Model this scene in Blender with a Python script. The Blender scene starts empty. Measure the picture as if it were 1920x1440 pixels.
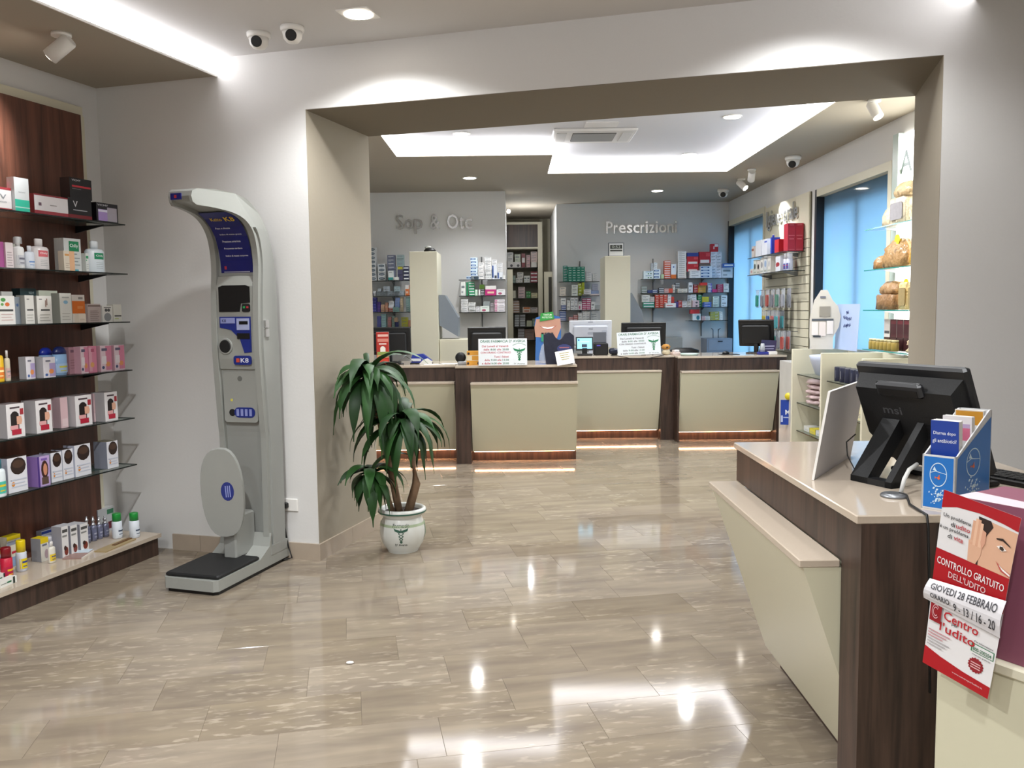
import bpy, math, random
from mathutils import Matrix, Vector

# ---------------------------------------------------------------- camera, world, exposure
scene = bpy.context.scene
COL = scene.collection
A = 0.287023                       # the front room is turned by this angle against the dispensing room
SA, CA = math.sin(A), math.cos(A)
def FG(s, g, z=0.0):               # front-room coordinates (along arch wall, towards it, up) -> world
    return (s*CA + g*SA, -s*SA + g*CA, z)

pitch, roll = 0.0856092, -0.0121317
cp, sp, cr, sr = math.cos(pitch), math.sin(pitch), math.cos(roll), math.sin(roll)
fw = Vector((0, cp, -sp)); u0 = Vector((0, sp, cp)); r0 = Vector((1, 0, 0))
rt = cr*r0 + sr*u0; up = -sr*r0 + cr*u0
cam_d = bpy.data.cameras.new('camera'); cam = bpy.data.objects.new('camera', cam_d); COL.objects.link(cam)
mw = Matrix((rt, up, -fw)).transposed().to_4x4(); mw.translation = (0, 0, 1.58)
cam.matrix_world = mw
cam_d.sensor_width = 36.0; cam_d.lens = 36.0*1632.7/1920.0; cam_d.clip_start = 0.05
scene.camera = cam

world = bpy.data.worlds.new('sky'); scene.world = world; world.use_nodes = True
bg = world.node_tree.nodes['Background']
bg.inputs[0].default_value = (0.52, 0.82, 1.0, 1); bg.inputs[1].default_value = 2.0

vs = scene.view_settings
vs.view_transform = 'Standard'; vs.look = 'None'; vs.gamma = 1.0; vs.use_curve_mapping = False
vs.exposure = 1.12
E_DOWN, E_LED, E_WARM = 78.0, 4.5, 14.0      # downlight watts, cove strip and plinth strip emission

# ---------------------------------------------------------------- materials
def lin(h):
    if isinstance(h, tuple): return (*h[:3], 1)
    h = h.lstrip('#'); o = []
    for i in (0, 2, 4):
        c = int(h[i:i+2], 16)/255
        o.append(c/12.92 if c <= .04045 else ((c+.055)/1.055)**2.4)
    return (*o, 1)
MATS = {}
def newmat(name):
    m = bpy.data.materials.new(name); m.use_nodes = True
    nt = m.node_tree; return m, nt, nt.nodes['Principled BSDF']
def M(h, rough=.5, metal=0.0, var=.06, scale=30, emit=0, trans=0, alpha=1, spec=.5, bump=0, coat=0):
    """plain coloured surface with faint procedural mottling"""
    k = (h, rough, metal, var, scale, emit, trans, alpha, spec, bump, coat)
    if k in MATS: return MATS[k]
    m, nt, b = newmat('m_' + str(h).strip('#')); N = nt.nodes.new; L = nt.links.new
    c = lin(h); d = (c[0]*(1-var), c[1]*(1-var), c[2]*(1-var), 1)
    if emit:
        b.inputs['Base Color'].default_value = c
        b.inputs['Emission Color'].default_value = c; b.inputs['Emission Strength'].default_value = emit
    else:
        tc = N('ShaderNodeTexCoord'); no = N('ShaderNodeTexNoise'); no.inputs['Scale'].default_value = scale
        mx = N('ShaderNodeMix'); mx.data_type = 'RGBA'
        mx.inputs[6].default_value = c; mx.inputs[7].default_value = d
        L(tc.outputs['Object'], no.inputs['Vector']); L(no.outputs['Fac'], mx.inputs[0]); L(mx.outputs[2], b.inputs['Base Color'])
        if bump:
            bp = N('ShaderNodeBump'); bp.inputs['Strength'].default_value = bump; bp.inputs['Distance'].default_value = .01
            L(no.outputs['Fac'], bp.inputs['Height']); L(bp.outputs[0], b.inputs['Normal'])
    b.inputs['Roughness'].default_value = rough; b.inputs['Metallic'].default_value = metal
    b.inputs['Transmission Weight'].default_value = trans; b.inputs['Alpha'].default_value = alpha
    b.inputs['Specular IOR Level'].default_value = spec; b.inputs['Coat Weight'].default_value = coat
    MATS[k] = m; return m

def wood(name, dark, light, rough=.42, horizontal=False, sc=1.0):
    m, nt, b = newmat(name); N = nt.nodes.new; L = nt.links.new
    tc = N('ShaderNodeTexCoord'); mp = N('ShaderNodeMapping')
    mp.inputs['Scale'].default_value = (16*sc, 16*sc, 1.0*sc)
    n1 = N('ShaderNodeTexNoise'); n1.inputs['Scale'].default_value = 1.6; n1.inputs['Detail'].default_value = 7; n1.inputs['Distortion'].default_value = .7
    n2 = N('ShaderNodeTexNoise'); n2.inputs['Scale'].default_value = 9; n2.inputs['Detail'].default_value = 3
    mx = N('ShaderNodeMath'); mx.operation = 'MULTIPLY_ADD'; mx.inputs[1].default_value = .25
    cr_ = N('ShaderNodeValToRGB'); cr_.color_ramp.elements[0].position = .38; cr_.color_ramp.elements[1].position = .78
    cr_.color_ramp.elements[0].color = lin(dark); cr_.color_ramp.elements[1].color = lin(light)
    L(tc.outputs['Object'], mp.inputs[0]); L(mp.outputs[0], n1.inputs['Vector']); L(mp.outputs[0], n2.inputs['Vector'])
    L(n2.outputs['Fac'], mx.inputs[0]); L(n1.outputs['Fac'], mx.inputs[2]); L(mx.outputs[0], cr_.inputs[0]); L(cr_.outputs[0], b.inputs['Base Color'])
    b.inputs['Roughness'].default_value = rough
    return m
WOOD = wood('walnut_laminate', '#211814', '#4b382f')
PANELWOOD = wood('red_walnut_panel', '#3a2219', '#6b4232', rough=.38, sc=.7)

def marble():
    """polished beige travertine-like stone, veined along the long side; tone differs from tile to tile"""
    m, nt, b = newmat('beige_marble'); N = nt.nodes.new; L = nt.links.new
    tc = N('ShaderNodeTexCoord'); oi = N('ShaderNodeObjectInfo')
    mul = N('ShaderNodeMath'); mul.operation = 'MULTIPLY'; mul.inputs[1].default_value = 77
    add = N('ShaderNodeVectorMath'); add.operation = 'ADD'
    L(oi.outputs['Random'], mul.inputs[0]); L(tc.outputs['Object'], add.inputs[0]); L(mul.outputs[0], add.inputs[1])
    def noise(scale, sc, det, dist=0):
        mp = N('ShaderNodeMapping'); mp.inputs['Scale'].default_value = scale; L(add.outputs[0], mp.inputs[0])
        n = N('ShaderNodeTexNoise'); n.inputs['Scale'].default_value = sc; n.inputs['Detail'].default_value = det; n.inputs['Distortion'].default_value = dist
        L(mp.outputs[0], n.inputs['Vector']); return n
    def ramp(n, a, bb, ca, cb):
        r = N('ShaderNodeValToRGB'); r.color_ramp.elements[0].position = a; r.color_ramp.elements[1].position = bb
        r.color_ramp.elements[0].color = lin(ca); r.color_ramp.elements[1].color = lin(cb); L(n.outputs['Fac'], r.inputs[0]); return r
    bands = noise((1.0, 5, 1), 2.0, 4, .25); r1 = ramp(bands, .32, .70, '#81766a', '#998d7c')
    tone = N('ShaderNodeValToRGB'); tone.color_ramp.elements[0].color = lin('#e6e3dd'); tone.color_ramp.elements[1].color = lin('#ffffff')
    L(oi.outputs['Random'], tone.inputs[0])
    mt = N('ShaderNodeMix'); mt.data_type = 'RGBA'; mt.blend_type = 'MULTIPLY'; mt.inputs[0].default_value = 1
    L(r1.outputs[0], mt.inputs[6]); L(tone.outputs[0], mt.inputs[7])
    blot = noise((5.0, 16, 1), 2.4, 3, .15); r2 = ramp(blot, .55, .66, '#000000', '#ffffff')
    mask = noise((.7, 1.6, 1), 1.3, 2); r3 = ramp(mask, .42, .60, '#000000', '#ffffff')
    mm = N('ShaderNodeMath'); mm.operation = 'MULTIPLY'; L(r2.outputs[0], mm.inputs[0]); L(r3.outputs[0], mm.inputs[1])
    m8 = N('ShaderNodeMath'); m8.operation = 'MULTIPLY'; m8.inputs[1].default_value = .40; L(mm.outputs[0], m8.inputs[0])
    m2 = N('ShaderNodeMix'); m2.data_type = 'RGBA'; L(m8.outputs[0], m2.inputs[0]); L(mt.outputs[2], m2.inputs[6]); m2.inputs[7].default_value = lin('#bfb3a0')
    veins = noise((1.0, 14, 1), 3.5, 6, .6); r4 = ramp(veins, .66, .72, '#000000', '#ffffff')
    m9 = N('ShaderNodeMath'); m9.operation = 'MULTIPLY'; m9.inputs[1].default_value = .18; L(r4.outputs[0], m9.inputs[0])
    m3 = N('ShaderNodeMix'); m3.data_type = 'RGBA'; L(m9.outputs[0], m3.inputs[0]); L(m2.outputs[2], m3.inputs[6]); m3.inputs[7].default_value = lin('#6d5f50')
    L(m3.outputs[2], b.inputs['Base Color'])
    b.inputs['Roughness'].default_value = .075; b.inputs['Specular IOR Level'].default_value = .36
    return m
MARBLE = marble()

WALL = M('#dad9d7', .85, var=.02, scale=60, bump=.05)
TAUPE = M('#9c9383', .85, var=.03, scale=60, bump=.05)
CEIL = M('#d7d5d4', .9, var=.015, scale=50)
LINTEL_SHADED = M('#7a7162', .85, var=.03, scale=60, bump=.05)  # taupe darkened to put the unlit underside's shade into its colour
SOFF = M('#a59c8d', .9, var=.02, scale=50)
STONE = M('#b3a493', .3, var=.18, scale=9)
CREAM = M('#c9c5ac', .30, var=.015, scale=4)
CREAMW = M('#d6d1bb', .45, var=.02)
QUARTZ = M('#bfb1a0', .10, var=.07, scale=160)
BLACK = M('#0c0c0d', .45); BLACKM = M('#111214', .55, bump=.1, scale=200); CHROME = M('#d8d8d8', .15, 1.0)
WHITE = M('#eceae6', .5, var=.02); GREYP = M('#9b9d98', .4, var=.03); STEEL = M('#8f9296', .35, .8)
def glassmat(name, col, alpha, rough=.03):
    m, nt, b = newmat(name); b.inputs['Base Color'].default_value = lin(col); b.inputs['Roughness'].default_value = rough
    b.inputs['Alpha'].default_value = alpha; b.inputs['Specular IOR Level'].default_value = .7
    no = nt.nodes.new('ShaderNodeTexNoise'); no.inputs['Scale'].default_value = 3
    mr = nt.nodes.new('ShaderNodeMapRange'); mr.inputs[3].default_value = rough; mr.inputs[4].default_value = rough+.03
    nt.links.new(no.outputs['Fac'], mr.inputs[0]); nt.links.new(mr.outputs[0], b.inputs['Roughness'])
    return m
GLASS = glassmat('shelf_glass', '#5e7670', .30); GLASSEDGE = M('#0e1714', .25); GLASSTEAL = M('#2f8f86', .15)
CLEAR = glassmat('clear_plastic', '#d9dde0', .35)
def frosted():
    m, nt, b = newmat('frosted_blue_glass'); N = nt.nodes.new; L = nt.links.new
    out = nt.nodes['Material Output']; tr = N('ShaderNodeBsdfTranslucent'); gl = N('ShaderNodeBsdfGlossy'); gl.inputs['Roughness'].default_value = .05
    no = N('ShaderNodeTexNoise'); no.inputs['Scale'].default_value = 1.2
    cr_ = N('ShaderNodeValToRGB'); cr_.color_ramp.elements[0].color = lin('#c3d9ee'); cr_.color_ramp.elements[1].color = lin('#d8eaf6')
    L(no.outputs['Fac'], cr_.inputs[0]); L(cr_.outputs[0], tr.inputs[0])
    ms = N('ShaderNodeMixShader'); fr = N('ShaderNodeFresnel'); fr.inputs[0].default_value = 1.35
    L(fr.outputs[0], ms.inputs[0]); L(tr.outputs[0], ms.inputs[1]); L(gl.outputs[0], ms.inputs[2]); L(ms.outputs[0], out.inputs[0])
    return m
FROST = frosted()
def breadmat(a, b_, sc=16):
    m, nt, b = newmat('wrapped_bread'); N = nt.nodes.new; L = nt.links.new
    tc = N('ShaderNodeTexCoord'); vo = N('ShaderNodeTexVoronoi'); vo.inputs['Scale'].default_value = sc; no = N('ShaderNodeTexNoise'); no.inputs['Scale'].default_value = sc*1.5; no.inputs['Detail'].default_value = 4
    ad = N('ShaderNodeMath'); ad.operation = 'MULTIPLY_ADD'; ad.inputs[1].default_value = .7
    r = N('ShaderNodeValToRGB'); r.color_ramp.elements[0].position = .35; r.color_ramp.elements[1].position = .85; r.color_ramp.elements[0].color = lin(b_); r.color_ramp.elements[1].color = lin(a)
    L(tc.outputs['Object'], vo.inputs['Vector']); L(tc.outputs['Object'], no.inputs['Vector']); L(vo.outputs['Distance'], ad.inputs[0]); L(no.outputs['Fac'], ad.inputs[2]); L(ad.outputs[0], r.inputs[0]); L(r.outputs[0], b.inputs['Base Color'])
    bp = N('ShaderNodeBump'); bp.inputs['Strength'].default_value = .9; bp.inputs['Distance'].default_value = .02; L(no.outputs['Fac'], bp.inputs['Height']); L(bp.outputs[0], b.inputs['Normal'])
    b.inputs['Roughness'].default_value = .22; return m
def emitter(name, col, s):
    m, nt, b = newmat(name); N = nt.nodes.new
    b.inputs['Base Color'].default_value = (0, 0, 0, 1); b.inputs['Emission Color'].default_value = lin(col); b.inputs['Emission Strength'].default_value = s
    return m
LED = emitter('cove_led', '#fdfcff', E_LED); LAMP = emitter('downlight_lens', '#fff6e8', 12); WARM = emitter('plinth_led', '#ffb98a', E_WARM)
PANEL_LIT = emitter('backlit_panel', '#fdfdf6', 4.5); SCREEN = emitter('display_screen', '#7fc8e8', 1.1)

# ---------------------------------------------------------------- mesh helpers
TXT = {}
def textmesh(s):
    if s in TXT: return TXT[s]
    cu = bpy.data.curves.new('t', 'FONT'); cu.body = s; cu.resolution_u = 2; cu.size = 1; cu.offset = .012
    o = bpy.data.objects.new('t', cu); me = o.to_mesh()
    V = [v.co.copy() for v in me.vertices]; F = [tuple(p.vertices) for p in me.polygons]
    o.to_mesh_clear(); bpy.data.objects.remove(o); bpy.data.curves.remove(cu)
    if V:
        x0 = min(v.x for v in V); x1 = max(v.x for v in V); y0 = min(v.y for v in V); y1 = max(v.y for v in V)
        V = [((v.x-x0)/max(x1-x0, 1e-6), (v.y-y0)/max(y1-y0, 1e-6)) for v in V]; asp = (x1-x0)/max(y1-y0, 1e-6)
    else: asp = 1
    TXT[s] = (V, F, asp); return TXT[s]

class MB:
    def __init__(s): s.v = []; s.f = []; s.m = []; s.sl = []; s.X = None; s.sm = []
    def slot(s, m):
        if m not in s.sl: s.sl.append(m)
        return s.sl.index(m)
    def add(s, V, F, m, smooth=False):
        n = len(s.v)
        if s.X is not None: V = [tuple(s.X @ Vector(p)) for p in V]
        s.v += [tuple(p) for p in V]; i = s.slot(m)
        for f in F: s.f.append(tuple(n+k for k in f)); s.m.append(i); s.sm.append(smooth)
        return s
    def box(s, x0, x1, y0, y1, z0, z1, m, top=None, front=None):
        V = [(x0,y0,z0),(x1,y0,z0),(x1,y1,z0),(x0,y1,z0),(x0,y0,z1),(x1,y0,z1),(x1,y1,z1),(x0,y1,z1)]
        s.add(V, [(3,2,1,0),(1,2,6,5),(2,3,7,6),(3,0,4,7)], m)
        n = len(s.v)-8
        for f, mm in (((4,5,6,7), top or m), ((0,1,5,4), front or m)):
            s.f.append(tuple(n+k for k in f)); s.m.append(s.slot(mm)); s.sm.append(False)
        return s
    def bbox(s, x0, x1, y0, y1, z0, z1, m, b=.004):       # box with chamfered edges
        V = []; 
        for (zz, i) in ((z0, b), (z0+b, 0), (z1-b, 0), (z1, b)):
            xa, xb, ya, yb = x0+i, x1-i, y0+i, y1-i; c = b
            V += [(xa+c,ya,zz),(xb-c,ya,zz),(xb,ya+c,zz),(xb,yb-c,zz),(xb-c,yb,zz),(xa+c,yb,zz),(xa,yb-c,zz),(xa,ya+c,zz)]
        F = [tuple(range(7,-1,-1)), tuple(range(24,32))]
        for k in range(3):
            for j in range(8): F.append((k*8+j, k*8+(j+1)%8, k*8+8+(j+1)%8, k*8+8+j))
        return s.add(V, F, m)
    def quad(s, P, m): return s.add(P, [tuple(range(len(P)))], m)
    def prism(s, P, a, b, m, axis='x', smooth=False):     # polygon P in the two other axes, extruded a..b along axis
        def mk(p, t): return {'x': (t, p[0], p[1]), 'y': (p[0], t, p[1]), 'z': (p[0], p[1], t)}[axis]
        n = len(P); V = [mk(p, a) for p in P]+[mk(p, b) for p in P]
        F = [tuple(range(n-1,-1,-1)), tuple(range(n, 2*n))]
        s.add(V, F, m)
        o = len(s.v)-2*n; i = s.slot(m)
        for k in range(n): s.f.append((o+k, o+(k+1)%n, o+n+(k+1)%n, o+n+k)); s.m.append(i); s.sm.append(smooth)
        return s
    def lathe(s, prof, m, n=16, c=(0,0,0), ax='z', cap=True, sx=1, sy=1):
        V = []
        for r, h in prof:
            for k in range(n):
                t = 2*math.pi*k/n; x, y = r*math.cos(t)*sx, r*math.sin(t)*sy
                p = {'z': (x, y, h), 'y': (x, h, y), 'x': (h, x, y)}[ax]
                V.append((p[0]+c[0], p[1]+c[1], p[2]+c[2]))
        F = []
        for i in range(len(prof)-1):
            for k in range(n): F.append((i*n+k, i*n+(k+1)%n, (i+1)*n+(k+1)%n, (i+1)*n+k))
        s.add(V, F, m, True)
        if cap:
            o = len(s.v)-len(V); i = s.slot(m)
            s.f.append(tuple(o+k for k in range(n-1,-1,-1))); s.m.append(i); s.sm.append(False)
            s.f.append(tuple(o+len(V)-n+k for k in range(n))); s.m.append(i); s.sm.append(False)
        return s
    def tube(s, P, r, m, n=6, closed=False):
        P = [Vector(p) for p in P]; V = []; F = []
        rr = r if isinstance(r, (list, tuple)) else [r]*len(P)
        for i, p in enumerate(P):
            d = (P[min(i+1, len(P)-1)]-P[max(i-1, 0)]).normalized()
            a = d.cross(Vector((0,0,1)));  a = a.normalized() if a.length > .05 else d.cross(Vector((1,0,0))).normalized(); b = d.cross(a)
            for k in range(n):
                t = 2*math.pi*k/n; V.append(p + a*math.cos(t)*rr[i] + b*math.sin(t)*rr[i])
        for i in range(len(P)-1):
            for k in range(n): F.append((i*n+k, i*n+(k+1)%n, (i+1)*n+(k+1)%n, (i+1)*n+k))
        F += [tuple(range(n-1,-1,-1)), tuple(range(len(V)-n, len(V)))]
        return s.add(V, F, m, True)
    def text(s, t, x, z, h, m, w=None, y=0.0, cx=True, fn=None, depth=0.0):
        """flat lettering on a front that faces -y; (x, z) is the lower middle (or left) of the words"""
        V, F, asp = textmesh(t)
        if not V: return s
        if w is None: w = h*asp
        ox = x-w/2 if cx else x
        f = fn or (lambda a, b: (a, y, b))
        P = [f(ox+p[0]*w, z+p[1]*h) for p in V]
        s.add(P, F, m)
        if depth:
            P2 = [(p[0], p[1]+depth, p[2]) for p in P]; s.add(P2, F, m)
            E = {}
            for f_ in F:
                for k in range(len(f_)):
                    e = (f_[k], f_[(k+1)%len(f_)])
                    if (e[1], e[0]) in E: del E[(e[1], e[0])]
                    else: E[e] = 1
            s.add(P+P2, [(e[0], e[0]+len(P), e[1]+len(P), e[1]) for e in E], m)
        return s
    def data(s, name):
        me = bpy.data.meshes.new(name); me.from_pydata(s.v, [], s.f)
        for m in s.sl: me.materials.append(m)
        me.polygons.foreach_set('material_index', s.m); me.polygons.foreach_set('use_smooth', s.sm); me.update(); return me
    def obj(s, name, parent=None, loc=None, rz=0):
        o = bpy.data.objects.new(name, s.data(name)); COL.objects.link(o)
        if parent: o.parent = parent
        if loc: o.location = loc
        if rz: o.rotation_euler = (0, 0, rz)
        return o
def tag(o, label, cat, group=None):
    o['label'] = label; o['category'] = cat
    if group: o['group'] = group
    return o
def thing(name, label, cat, loc=(0,0,0), rz=0, group=None):
    o = bpy.data.objects.new(name, None); o.empty_display_size = .05; COL.objects.link(o)
    o.location = loc; o.rotation_euler = (0, 0, rz); return tag(o, label, cat, group)
def struct(o, kind='structure'): o['kind'] = kind; return o
def light(name, kind, loc, power, col=(.975,.99,1.0), parent=None, size=.1, target=None, spot=None, blend=.5):
    d = bpy.data.lights.new(name, kind); d.energy = power; d.color = col
    if kind == 'AREA': d.size = size
    else: d.shadow_soft_size = size
    if spot: d.spot_size = spot; d.spot_blend = blend
    o = bpy.data.objects.new(name, d); COL.objects.link(o); o.location = loc
    if target: o.rotation_euler = (Vector(target)-Vector(loc)).to_track_quat('-Z', 'Y').to_euler()
    if parent: o.parent = parent
    return o
LEFT = math.pi/2 - A           # things on the left wall face into the front room
RIGHT = -math.pi/2             # things on the right wall face -X
ORD = ['zeroth','first','second','third','fourth','fifth','sixth','seventh','eighth','ninth','tenth','eleventh','twelfth','thirteenth','fourteenth','fifteenth','sixteenth','seventeenth','eighteenth','nineteenth','twentieth']
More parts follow.
